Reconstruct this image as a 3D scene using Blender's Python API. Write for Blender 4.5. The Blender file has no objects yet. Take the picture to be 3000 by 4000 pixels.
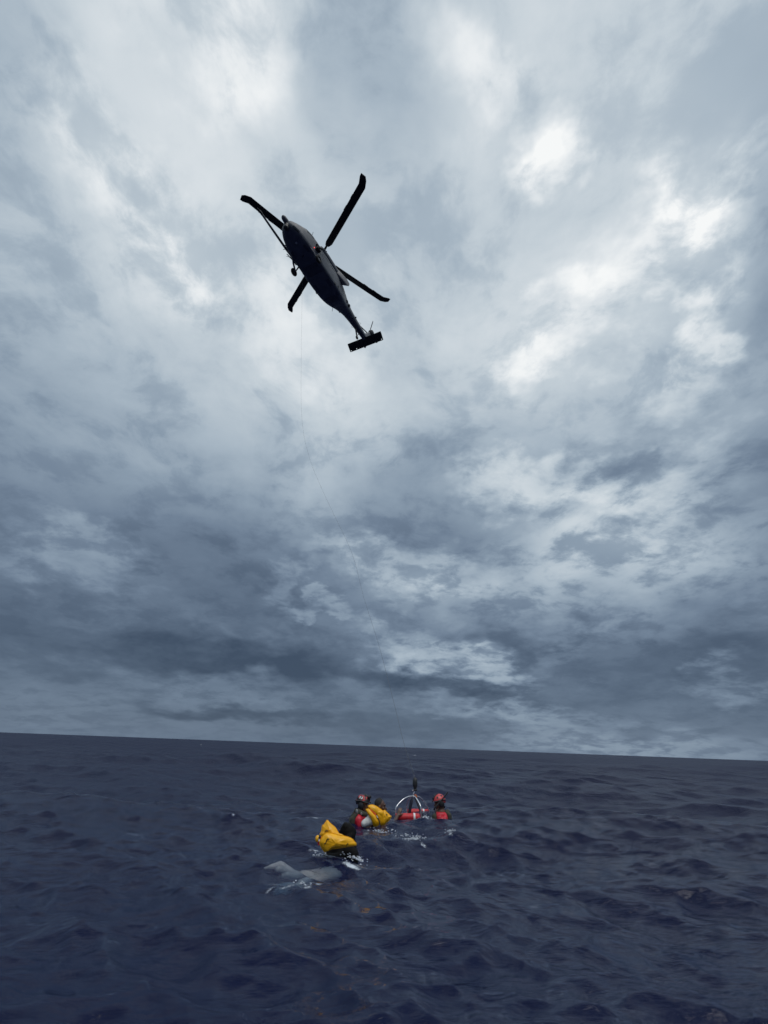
import bpy, bmesh, math, random
import numpy as np
from mathutils import Vector, Matrix, Euler, noise as mnoise

random.seed(7)
SC = bpy.context.scene
COL = SC.collection
R = math.radians
PI = math.pi

# ------------------------------------------------------------------ camera
CAM_H = 1.2
cam = bpy.data.cameras.new('camera')
cam.sensor_fit = 'VERTICAL'
cam.sensor_height = 36.0
cam.lens = 14.734
cam.clip_start = 0.05
cam.clip_end = 40000
cam_ob = bpy.data.objects.new('camera', cam)
COL.objects.link(cam_ob)
cam_ob.location = (0, 0, CAM_H)
# looking along +Y, pitched up 29.21 deg, tilted 2.14 deg
cam_ob.rotation_euler = (Matrix.Rotation(R(90 + 29.21), 3, 'X') @ Matrix.Rotation(R(2.136), 3, 'Z')).to_euler()
SC.camera = cam_ob

# ------------------------------------------------------------------ exposure
SC.view_settings.view_transform = 'Standard'
SC.view_settings.look = 'None'
SC.view_settings.exposure = 0.0
SC.view_settings.gamma = 1.0
SC.view_settings.use_curve_mapping = False
SC.cycles.use_denoising = True
SC.cycles.max_bounces = 8
SC.cycles.transparent_max_bounces = 12
SC.cycles.sample_clamp_indirect = 4.0

SUN_EL, SUN_AZ = 60.0, 150.0     # degrees; azimuth from +Y towards +X
sun = bpy.data.lights.new('sun', 'SUN')
sun.energy = 1.2
sun.angle = R(40)
sun.color = (1.0, 0.97, 0.93)
sun_ob = bpy.data.objects.new('sun', sun)
COL.objects.link(sun_ob)
sd = Vector((math.sin(R(SUN_AZ)) * math.cos(R(SUN_EL)), math.cos(R(SUN_AZ)) * math.cos(R(SUN_EL)), math.sin(R(SUN_EL))))
sun_ob.rotation_euler = sd.to_track_quat('Z', 'Y').to_euler()


def lin(c):
    c = c / 255.0
    return c / 12.92 if c <= 0.04045 else ((c + 0.055) / 1.055) ** 2.4


def srgb(r, g, b):
    return (lin(r), lin(g), lin(b), 1.0)


# ------------------------------------------------------------------ sky: overcast cloud deck
# broad light and dark cloud masses: azimuth, elevation, reach across, reach up (degrees), tilt, strength, softness
# <patches>
PATCHES = [
    (-70.8,55.9,9.9,5.7,-81,-0.112,1), (-12.5,74.8,13.2,8.3,-64,-0.088,1), (-47.9,28.0,19.7,10.4,18,-0.016,1), (-33.6,24.2,30.3,9.3,8,-0.048,1),
    (-21.8,18.7,28.8,10.8,-4,-0.08,1), (-41.9,10.1,11.3,6.5,-1,-0.056,1), (-22.7,8.5,22.5,3.3,1,-0.112,0.85), (-5.8,8.4,22.3,2.7,-3,-0.064,0.9),
    (8.5,6.9,16.0,2.5,-4,-0.112,0.8), (3.7,29.7,15.1,11.4,0,-0.096,0.8), (54.3,39.7,12.1,7.4,77,-0.112,1), (46.7,23.8,14.1,7.7,71,-0.072,1),
    (36.1,8.9,17.7,5.1,-3,-0.072,1), (-16.2,2.8,17.8,1.4,1,-0.104,0.8), (1.0,1.8,19.1,3.0,0,-0.056,1), (21.4,12.0,17.3,3.2,6,-0.064,0.8),
    (13.7,38.0,15.5,7.9,14,-0.04,1), (34.9,34.1,12.4,4.9,-2,-0.056,0.8), (-49.7,54.4,7.7,5.1,81,-0.04,1), (36.4,61.6,9.0,7.1,-65,-0.04,1),
    (59.5,47.6,12.1,4.9,68,-0.08,1), (13.7,57.9,19.9,14.2,75,-0.024,1), (-55.0,55.1,12.6,5.6,-4,0.1,0.9), (-44.1,68.0,7.9,5.9,63,0.11,0.8),
    (-58.4,67.7,13.7,3.9,60,0.04,1), (25.4,77.3,9.1,5.2,-21,0.12,0.9), (37.8,67.2,6.1,5.2,-70,0.2,0.9), (37.5,68.1,3.3,2.9,-81,0.07,0.98),
    (52.3,52.5,8.8,6.2,53,0.17,0.98), (52.1,53.1,5.5,3.8,49,0.09,0.95), (41.4,51.6,9.9,6.2,-12,0.12,0.98), (35.7,52.6,5.2,2.8,-23,0.07,0.9),
    (29.5,47.2,9.4,5.1,-2,0.14,0.9), (49.4,47.9,3.1,2.3,-67,0.05,1), (46.7,42.9,5.4,4.1,-85,0.16,0.7), (38.8,38.5,6.8,4.9,-25,0.13,0.9),
    (-36.8,49.5,12.9,9.7,24,0.07,1), (-15.6,49.3,10.9,9.7,87,0.09,0.9), (-35.2,49.6,7.6,5.9,49,0.06,1), (-44.3,52.6,12.6,9.0,74,0.06,1),
    (23.0,32.6,11.7,5.1,2,0.14,0.8), (37.4,29.4,11.7,5.9,-12,0.12,0.8), (26.8,26.0,12.2,9.8,-9,0.09,1), (28.8,19.4,26.1,10.5,-4,0.13,1),
    (36.8,24.0,16.9,12.7,-13,0.08,1), (3.0,21.8,16.9,5.0,-2,0.12,0.7), (12.1,18.1,19.1,5.4,-4,0.07,1), (-36.7,18.6,10.0,3.5,3,0.09,0.7),
    (-38.2,15.3,11.7,2.1,-4,0.07,0.8), (4.7,11.3,9.6,5.1,-2,0.13,0.7), (9.7,9.6,12.7,3.4,-9,0.1,0.7), (15.1,8.4,7.1,1.8,-8,0.1,0.6),
    (-8.2,14.6,7.9,1.8,-8,0.1,0.6), (10.7,5.3,14.4,2.1,-5,0.09,0.9), (20.2,3.8,11.4,2.5,-7,0.07,0.8), (37.8,6.6,5.3,2.2,0,0.09,0.7),
    (26.8,0.8,23.0,2.6,-1,0.12,1), (-34.5,2.3,10.4,5.0,-1,0.03,1), (-17.8,5.4,20.1,3.0,-0,0.04,0.9), (23.1,10.8,4.7,3.2,4,0.07,0.7),
    (-13.2,18.6,3.6,2.4,5,0.07,0.6), (-8.7,35.3,20.4,12.5,-13,0.03,1),
]
# </patches>
world = bpy.data.worlds.new('World')
SC.world = world
world.use_nodes = True
world.cycles.sampling_method = 'MANUAL'
world.cycles.sample_map_resolution = 512
nt = world.node_tree
nt.nodes.clear()


class N:
    """small helper for node trees"""
    def __init__(self, tree):
        self.t = tree

    def new(self, kind, **kw):
        n = self.t.nodes.new(kind)
        for k, v in kw.items():
            setattr(n, k, v)
        return n

    def put(self, sock, v):
        if isinstance(v, bpy.types.NodeSocket):
            self.t.links.new(v, sock)
        else:
            sock.default_value = v

    def math(self, op, a, b=0.0, c=0.0, clamp=False):
        n = self.new('ShaderNodeMath', operation=op)
        n.use_clamp = clamp
        self.put(n.inputs[0], a)
        self.put(n.inputs[1], b)
        self.put(n.inputs[2], c)
        return n.outputs[0]

    def vmath(self, op, a, b=(0, 0, 0), c=None):
        n = self.new('ShaderNodeVectorMath', operation=op)
        self.put(n.inputs[0], a)
        if op == 'SCALE':
            self.put(n.inputs['Scale'], b)
        else:
            self.put(n.inputs[1], b)
        if c is not None:
            self.put(n.inputs[2], c)
        return n.outputs['Value'] if op in ('LENGTH', 'DOT_PRODUCT') else n.outputs[0]

    def noise(self, vec, scale, detail=4, rough=0.5, lac=2.0, dist=0.0, color=False):
        n = self.new('ShaderNodeTexNoise')
        n.noise_dimensions = '3D'
        self.put(n.inputs['Vector'], vec)
        self.put(n.inputs['Scale'], scale)
        n.inputs['Detail'].default_value = detail
        n.inputs['Roughness'].default_value = rough
        n.inputs['Lacunarity'].default_value = lac
        n.inputs['Distortion'].default_value = dist
        return n.outputs['Color'] if color else n.outputs['Fac']

    def rng(self, v, a, b, c=0.0, d=1.0, smooth=False):
        n = self.new('ShaderNodeMapRange')
        n.interpolation_type = 'SMOOTHSTEP' if smooth else 'LINEAR'
        self.put(n.inputs['Value'], v)
        for k, x in (('From Min', a), ('From Max', b), ('To Min', c), ('To Max', d)):
            self.put(n.inputs[k], x)
        return n.outputs[0]

    def ramp(self, fac, stops):
        n = self.new('ShaderNodeValToRGB')
        self.put(n.inputs[0], fac)
        e = n.color_ramp.elements
        while len(e) < len(stops):
            e.new(0.5)
        for el, (p, c) in zip(e, stops):
            el.position = p
            el.color = c if len(c) == 4 else (*c, 1)
        return n.outputs[0]

    def mix(self, fac, a, b):
        n = self.new('ShaderNodeMix', data_type='RGBA')
        self.put(n.inputs[0], fac)
        self.put(n.inputs[6], a)
        self.put(n.inputs[7], b)
        return n.outputs[2]


n = N(nt)
tc = n.new('ShaderNodeTexCoord')
D = tc.outputs['Generated']
sep = n.new('ShaderNodeSeparateXYZ')
n.put(sep.inputs[0], D)
dz = n.math('MAXIMUM', sep.outputs[2], 0.0)
# the deck seen from below: plan position on the cloud sheet, flattening towards the horizon
inv = n.math('DIVIDE', 1.0, n.math('ADD', dz, 0.24))
plan = n.vmath('SCALE', D, inv)
plan_st = n.vmath('MULTIPLY', plan, (1.0, 0.80, 1.0))          # drawn out along the wind
# a lateral view for the far, low cloud banks
side = n.vmath('MULTIPLY', D, (1.0, 1.0, 2.3))
low = n.rng(dz, 0.10, 0.42, 1.0, 0.0, smooth=True)

wA = n.vmath('SUBTRACT', n.noise(plan_st, 2.6, 4, 0.5, color=True), (0.5, 0.5, 0.5))
wB = n.vmath('SUBTRACT', n.noise(side, 8.0, 4, 0.55, color=True), (0.5, 0.5, 0.5))
warpA = n.vmath('SCALE', wA, n.rng(dz, 0.0, 0.6, 0.10, 0.42))
warpB = n.vmath('MULTIPLY', wB, (0.13, 0.13, 0.06))
warpB = n.vmath('SCALE', warpB, low)
wC = n.vmath('SUBTRACT', n.noise(plan, 9.0, 4, 0.6, color=True), (0.5, 0.5, 0.5))
warpC = n.vmath('SCALE', wC, n.rng(dz, 0.0, 0.6, 0.02, 0.20))
DS = n.vmath('ADD', D, n.vmath('ADD', warpA, n.vmath('SCALE', warpB, 0.6)))     # soft masses
DW = n.vmath('ADD', n.vmath('ADD', D, warpC), n.vmath('ADD', warpA, warpB))      # ragged breaks

acc = n.ramp(dz, [(0.0, (0.44,) * 3), (0.10, (0.415,) * 3), (0.19, (0.43,) * 3), (0.345, (0.525,) * 3), (0.50, (0.62,) * 3),
                  (0.67, (0.715,) * 3), (0.80, (0.775,) * 3), (0.92, (0.795,) * 3), (1.0, (0.78,) * 3)])
lit = 0.0
for az, el, sx, sy, tilt, amp, soft in PATCHES:
    az, el, tilt = R(az), R(el), R(tilt)
    c = Vector((math.sin(az) * math.cos(el), math.cos(az) * math.cos(el), math.sin(el)))
    ea = Vector((math.cos(az), -math.sin(az), 0))
    ee = ea.cross(c)
    t1 = ea * math.cos(tilt) + ee * math.sin(tilt)
    t2 = c.cross(t1)
    m = Matrix((t1, t2, c)).transposed()
    mp = n.new('ShaderNodeMapping', vector_type='TEXTURE')
    n.put(mp.inputs[0], DW if amp > 0 and soft < 1 else DS)
    mp.inputs['Location'].default_value = c
    mp.inputs['Rotation'].default_value = m.to_euler()
    mp.inputs['Scale'].default_value = (R(sx), R(sy), max(R(sx), R(sy)) * 1.5)
    g = n.new('ShaderNodeTexGradient', gradient_type='SPHERICAL')
    n.put(g.inputs[0], mp.outputs[0])
    p = n.rng(g.outputs['Fac'], 0.0, soft, 0.0, amp, smooth=True)
    if amp < 0:
        acc = n.math('ADD', acc, p)
    else:
        lit = n.math('ADD', lit, p)

# cloud texture: broad billows, wisps, fine break-up
f1 = n.noise(plan_st, 2.2, 5, 0.5, dist=0.4)
f2 = n.noise(n.vmath('ADD', plan, n.vmath('SCALE', wA, 0.22)), 6.0, 8, 0.60)
f3 = n.noise(n.vmath('ADD', side, n.vmath('SCALE', wB, 0.22)), 7.0, 7, 0.6)
bil = n.math('ABSOLUTE', n.math('SUBTRACT', f2, 0.5))                       # rounded lobes with creases between
puff = n.rng(n.math('SUBTRACT', f2, n.math('MULTIPLY', bil, 0.35)), 0.30, 0.62, smooth=True)
d1 = n.math('MULTIPLY', n.math('SUBTRACT', f1, 0.5), 0.30)
d2 = n.math('MULTIPLY', n.math('SUBTRACT', puff, 0.5), 0.105)
d3 = n.math('MULTIPLY', n.math('MULTIPLY', n.math('SUBTRACT', n.rng(f3, 0.32, 0.68, smooth=True), 0.5), 0.07), low)
det = n.math('ADD', n.math('MULTIPLY', n.math('ADD', d1, d2), n.rng(dz, 0.15, 0.65, 0.24, 1.0)), n.math('MULTIPLY', d3, n.rng(dz, 0.02, 0.2, 0.25, 1.0)))
lit = n.math('MULTIPLY', lit, n.rng(n.math('ADD', n.math('MULTIPLY', puff, 0.7), n.math('MULTIPLY', f1, 0.3)), 0.15, 0.75, 0.42, 1.15))
acc = n.math('ADD', acc, lit)
S = n.math('ADD', acc, det)
cloud = n.ramp(S, [(0.28, srgb(62, 77, 97)), (0.40, srgb(88, 104, 124)), (0.50, srgb(114, 131, 151)), (0.60, srgb(140, 157, 174)),
                   (0.70, srgb(169, 184, 197)), (0.80, srgb(198, 209, 217)), (0.90, srgb(226, 232, 236)), (1.0, srgb(250, 252, 252))])
sky = n.new('ShaderNodeTexSky', sky_type='NISHITA')
sky.sun_disc = False
sky.sun_elevation = R(SUN_EL)
sky.sun_rotation = R(SUN_AZ)
b1 = n.new('ShaderNodeBackground')
n.put(b1.inputs[0], sky.outputs[0])
b1.inputs[1].default_value = 0.06
b2 = n.new('ShaderNodeBackground')
n.put(b2.inputs[0], cloud)
b2.inputs[1].default_value = 1.0
mx = n.new('ShaderNodeMixShader')
mx.inputs[0].default_value = 0.96            # cloud cover
nt.links.new(b1.outputs[0], mx.inputs[1])
nt.links.new(b2.outputs[0], mx.inputs[2])
wo = n.new('ShaderNodeOutputWorld')
nt.links.new(mx.outputs[0], wo.inputs[0])


# ------------------------------------------------------------------ mesh helpers
def link(ob, parent=None):
    COL.objects.link(ob)
    if parent is not None:
        ob.parent = parent
    return ob


def mesh_ob(name, verts, faces, mat=None, parent=None, smooth=True):
    me = bpy.data.meshes.new(name)
    me.from_pydata([tuple(v) for v in verts], [], faces)
    me.update()
    if smooth:
        me.shade_smooth()
    if mat:
        me.materials.append(mat)
    return link(bpy.data.objects.new(name, me), parent)


def tag(ob, label=None, cat=None, group=None, kind=None):
    for k, v in (('label', label), ('category', cat), ('group', group), ('kind', kind)):
        if v:
            ob[k] = v
    return ob


def empty(name, loc=(0, 0, 0), rot=(0, 0, 0)):
    o = bpy.data.objects.new(name, None)
    o.empty_display_size = 0.2
    o.location = loc
    o.rotation_euler = rot
    return link(o)


def material(name, color, rough=0.6, metal=0.0, spec=0.5, var=0.0, vscale=8.0, bump=0.0, bscale=40.0, coat=0.0, color2=None, cut=(0.35, 0.65)):
    m = bpy.data.materials.new(name)
    m.use_nodes = True
    q = N(m.node_tree)
    b = m.node_tree.nodes['Principled BSDF']
    b.inputs['Roughness'].default_value = rough
    b.inputs['Metallic'].default_value = metal
    b.inputs['Specular IOR Level'].default_value = spec
    b.inputs['Coat Weight'].default_value = coat
    t = q.new('ShaderNodeTexCoord').outputs['Object']
    if var or color2:
        f = q.noise(t, vscale, 5, 0.6)
        lo = tuple(c * (1 - var) for c in color[:3])
        hi = tuple(min(1, c * (1 + var)) for c in color[:3]) if color2 is None else color2[:3]
        q.put(b.inputs['Base Color'], q.ramp(f, [(cut[0], lo), (cut[1], hi)]))
        q.put(b.inputs['Roughness'], q.rng(f, 0.3, 0.7, max(0, rough - 0.12), min(1, rough + 0.12)))
    else:
        b.inputs['Base Color'].default_value = (*color[:3], 1)
    if bump:
        bn = q.new('ShaderNodeBump')
        bn.inputs['Strength'].default_value = 0.6
        bn.inputs['Distance'].default_value = bump
        q.put(bn.inputs['Height'], q.noise(t, bscale, 4, 0.6))
        q.put(b.inputs['Normal'], bn.outputs[0])
    return m


# ------------------------------------------------------------------ the sea
rng = np.random.default_rng(11)
WAVES = []          # wavelength, amplitude, direction (deg, travel), phase


def wave_set(n_, l0, l1, steep, mean_dir, spread):
    for i in range(n_):
        lam = math.exp(math.log(l0) + (math.log(l1) - math.log(l0)) * (i + rng.random()) / n_)
        a = steep * lam / (2 * PI) / math.sqrt(n_) * rng.uniform(0.6, 1.4)
        WAVES.append((lam, a, mean_dir + rng.normal(0, spread), rng.uniform(0, 2 * PI)))


wave_set(6, 16.0, 40.0, 0.06, 244, 14)        # swell
wave_set(16, 4.0, 14.0, 0.13, 250, 22)        # wind sea
wave_set(30, 1.2, 4.0, 0.155, 252, 24)         # chop
wave_set(34, 0.35, 1.2, 0.29, 254, 30)        # wavelets
wave_set(26, 0.12, 0.35, 0.27, 256, 42)       # ripples
WA = np.array(WAVES)
WK = 2 * PI / WA[:, 0]
WD = np.radians(WA[:, 2])


# streaks of foam: x, y, along, across, direction (deg), strength
FOAM = [(0.16, 8.55, .20, .05, -12, 1.03), (0.42, 8.50, .10, .04, 0, 0.88), (0.63, 8.15, .22, .06, -20, 1.03), (0.78, 7.95, .10, .05, -50, 0.88),
        (1.25, 8.35, .06, .12, 10, 0.88), (-0.19, 6.98, .09, .09, 0, 1.03), (-0.24, 6.42, .16, .06, -20, 1.18), (-0.12, 6.5, .16, .10, -20, 0.83),
        (-0.98, 8.95, .14, .05, -10, 0.98), (-1.15, 9.0, .12, .04, 0, 0.78), (-0.70, 6.85, .12, .10, 20, 0.78), (-0.78, 7.3, .2, .06, 20, 0.78),
        (-0.66, 5.52, .16, .05, 48, 0.85), (-0.80, 5.30, .14, .06, 45, 0.78), (-0.95, 5.28, .16, .05, 48, 0.72), (-0.53, 5.65, .06, .04, 40, 0.8),
        (-2.26, 8.37, .05, .035, -30, 0.9), (-2.33, 8.44, .03, .03, 0, 0.9), (1.05, 9.95, .16, .05, 0, 0.88), (1.5, 10.05, .14, .04, 0, 0.88),
        (0.07, 9.0, .22, .03, 0, 0.83), (-0.36, 6.60, .20, .04, 0, 0.78)]
# steep little breakers: x, y, height, half width
BREAKERS = [(1.42, 9.85, .03, .30), (-0.30, 6.65, .04, .18), (-2.27, 8.33, .07, .06), (0.2, 8.5, .07, .28), (0.66, 8.1, .06, .25), (-1.0, 8.9, .07, .30), (1.26, 8.3, .07, .2), (-1.05, 5.98, .04, .15)]


SEA_X, SEA_Y = 73.6, -268.6        # which stretch of the sea this is


def sea_at(x, y, spacing=None, chop=0.85, lost=None):
    """displaced sea surface at rest positions x, y (arrays)"""
    x = x + SEA_X; y = y + SEA_Y
    dx = np.zeros_like(x); dy = np.zeros_like(x); z = np.zeros_like(x)
    for i in range(len(WA)):
        if spacing is not None:
            w = np.clip((WA[i, 0] / spacing - 2.2) / 3.0, 0, 1)
            if lost is not None:
                lost += (WA[i, 1] * WK[i]) ** 2 / 2 * (1 - w) ** 2
            if not w.any():
                continue
            sel = slice(0, int(np.max(np.nonzero(w.max(axis=1) > 0)[0])) + 1) if x.ndim == 2 else slice(None)
        else:
            w, sel = np.ones_like(x), slice(None)
        cx, cy = math.cos(WD[i]), math.sin(WD[i])
        ph = WK[i] * (cx * x[sel] + cy * y[sel]) + WA[i, 3]
        a = WA[i, 1] * w[sel]
        s = np.sin(ph)
        z[sel] += a * np.cos(ph)
        dx[sel] -= chop * a * s * cx
        dy[sel] -= chop * a * s * cy
    for bx, by, bh, bw in BREAKERS:
        z += bh * np.exp(-((x - SEA_X - bx) / (1.6 * bw)) ** 2 - ((y - SEA_Y - by) / bw) ** 2)
    return dx, dy, z


def sea_z(x, y):
    return float(sea_at(np.array([float(x)]), np.array([float(y)]))[2][0])


def build_sea():
    th = np.concatenate([np.linspace(-45, 45, 760), np.linspace(45, 315, 150)[1:-1]])
    th = np.radians(th)
    r = np.concatenate([np.geomspace(0.25, 2.2, 36)[:-1], np.geomspace(2.2, 60, 560)[:-1], np.geomspace(60, 9000, 250)])
    nt_, nr = len(th), len(r)
    X = r[:, None] * np.sin(th)[None, :]
    Y = r[:, None] * np.cos(th)[None, :]
    dr = np.gradient(r)
    dth = np.gradient(th); dth[:2] = dth[3]; dth[758:761] = dth[750]
    dth = np.abs(dth)
    SP = np.maximum(dr[:, None], r[:, None] * dth[None, :])
    LS = np.zeros_like(X)
    dx, dy, z = sea_at(X, Y, SP, lost=LS)
    V = np.stack([X + dx, Y + dy, z], -1).reshape(-1, 3)
    i, j = np.meshgrid(np.arange(nr - 1), np.arange(nt_), indexing='ij')
    j2 = (j + 1) % nt_
    F = np.stack([i * nt_ + j, i * nt_ + j2, (i + 1) * nt_ + j2, (i + 1) * nt_ + j], -1).reshape(-1, 4)
    # skirt and bottom close the body of water
    nv = len(V)
    depth = -14.0
    rim = V[(nr - 1) * nt_:].copy(); rim[:, 2] = depth
    centre_top = V[:nt_].mean(0); bottom = np.array([0, 0, depth])
    V = np.concatenate([V, rim, centre_top[None], bottom[None]])
    jj = np.arange(nt_); jn = (jj + 1) % nt_
    o = (nr - 1) * nt_
    sk = np.stack([o + jj, o + jn, nv + jn, nv + jj], -1)
    tri_top = np.stack([jn, jj, np.full(nt_, nv + nt_)], -1)
    tri_bot = np.stack([nv + jj, nv + jn, np.full(nt_, nv + nt_ + 1)], -1)
    quads = np.concatenate([F, sk])
    tris = np.concatenate([tri_top, tri_bot])
    loops = np.concatenate([quads.ravel(), tris.ravel()]).astype(np.int32)
    starts = np.concatenate([np.arange(len(quads)) * 4, len(quads) * 4 + np.arange(len(tris)) * 3]).astype(np.int32)
    me = bpy.data.meshes.new('sea')
    me.vertices.add(len(V)); me.vertices.foreach_set('co', V.astype(np.float32).ravel())
    me.loops.add(len(loops)); me.loops.foreach_set('vertex_index', loops)
    me.polygons.add(len(starts)); me.polygons.foreach_set('loop_start', starts)
    me.update(calc_edges=True)
    me.shade_smooth()
    # foam cover as a point attribute
    foam = foam_cover(V[:, 0], V[:, 1]).astype(np.float32)
    at = me.attributes.new('foam', 'FLOAT', 'POINT')
    at.data.foreach_set('value', foam)
    at = me.attributes.new('lost_slope', 'FLOAT', 'POINT')
    at.data.foreach_set('value', np.concatenate([np.sqrt(LS).ravel(), np.zeros(len(V) - nv)]).astype(np.float32))
    me.materials.append(sea_material())
    return tag(link(bpy.data.objects.new('sea', me)), kind='structure')


def foam_cover(x, y):
    f = np.zeros_like(x)
    for fx, fy, la, lb, an, st in FOAM:
        c, s = math.cos(R(an)), math.sin(R(an))
        u = ((x - fx) * c + (y - fy) * s) / la
        v = (-(x - fx) * s + (y - fy) * c) / lb
        f = np.maximum(f, st * np.exp(-(u * u + v * v)))
    return f


def sea_material():
    m = bpy.data.materials.new('sea_water')
    m.use_nodes = True
    t = m.node_tree
    t.nodes.clear()
    q = N(t)
    pos = q.new('ShaderNodeNewGeometry').outputs['Position']
    # fine ripples below the size of the mesh
    st = q.vmath('MULTIPLY', pos, (0.7, 1.25, 1.0))
    h1 = q.noise(st, 2.6, 7, 0.54, dist=0.3)
    h2 = q.noise(q.vmath('MULTIPLY', pos, (0.75, 1.5, 1.0)), 0.55, 3, 0.5)
    hh = q.math('ADD', q.math('MULTIPLY', h1, 0.075), q.math('MULTIPLY', h2, 0.10))
    bp = q.new('ShaderNodeBump')
    bp.inputs['Strength'].default_value = 1.0
    bp.inputs['Distance'].default_value = 1.0
    q.put(bp.inputs['Height'], hh)
    nrm = bp.outputs[0]
    # waves too small for the mesh, far out, act as roughness
    lost = q.new('ShaderNodeAttribute', attribute_name='lost_slope').outputs['Fac']
    rough = q.math('ADD', q.math('SQRT', q.math('MULTIPLY', q.math('MAXIMUM', q.math('SUBTRACT', lost, 0.09), 0.0), 1.0)), 0.02)
    gl = q.new('ShaderNodeBsdfGlass')
    gl.inputs['Color'].default_value = (1, 1, 1, 1)
    gl.inputs['IOR'].default_value = 1.26
    q.put(gl.inputs['Roughness'], rough)
    t.links.new(nrm, gl.inputs['Normal'])
    df = q.new('ShaderNodeBsdfPrincipled')                    # light scattered back from within the water
    df.inputs['Base Color'].default_value = (0.007, 0.019, 0.105, 1)
    df.inputs['IOR'].default_value = 1.26
    q.put(df.inputs['Roughness'], rough)
    t.links.new(nrm, df.inputs['Normal'])
    mxs = q.new('ShaderNodeMixShader')
    mxs.inputs[0].default_value = 0.68
    t.links.new(df.outputs[0], mxs.inputs[1])
    t.links.new(gl.outputs[0], mxs.inputs[2])
    # foam
    at = q.new('ShaderNodeAttribute', attribute_name='foam')
    fn = q.noise(q.vmath('MULTIPLY', pos, (1.0, 0.8, 1.0)), 22.0, 6, 0.7, dist=0.8)
    fm = q.rng(q.math('ADD', at.outputs['Fac'], q.math('MULTIPLY', q.math('SUBTRACT', fn, 0.5), 1.5)), 0.58, 1.15, 0.0, 1.0)
    fm = q.math('MULTIPLY', fm, q.rng(at.outputs['Fac'], 0.02, 0.2))
    fd = q.new('ShaderNodeBsdfDiffuse')
    fd.inputs['Color'].default_value = (0.62, 0.68, 0.74, 1)
    out = q.new('ShaderNodeMixShader')
    q.put(out.inputs[0], fm)
    t.links.new(mxs.outputs[0], out.inputs[1])
    t.links.new(fd.outputs[0], out.inputs[2])
    vol = q.new('ShaderNodeVolumeAbsorption')
    vol.inputs['Color'].default_value = (0.25, 0.55, 0.72, 1)
    vol.inputs['Density'].default_value = 2.8
    mo = q.new('ShaderNodeOutputMaterial')
    t.links.new(out.outputs[0], mo.inputs['Surface'])
    t.links.new(vol.outputs[0], mo.inputs['Volume'])
    return m


sea = build_sea()


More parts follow.
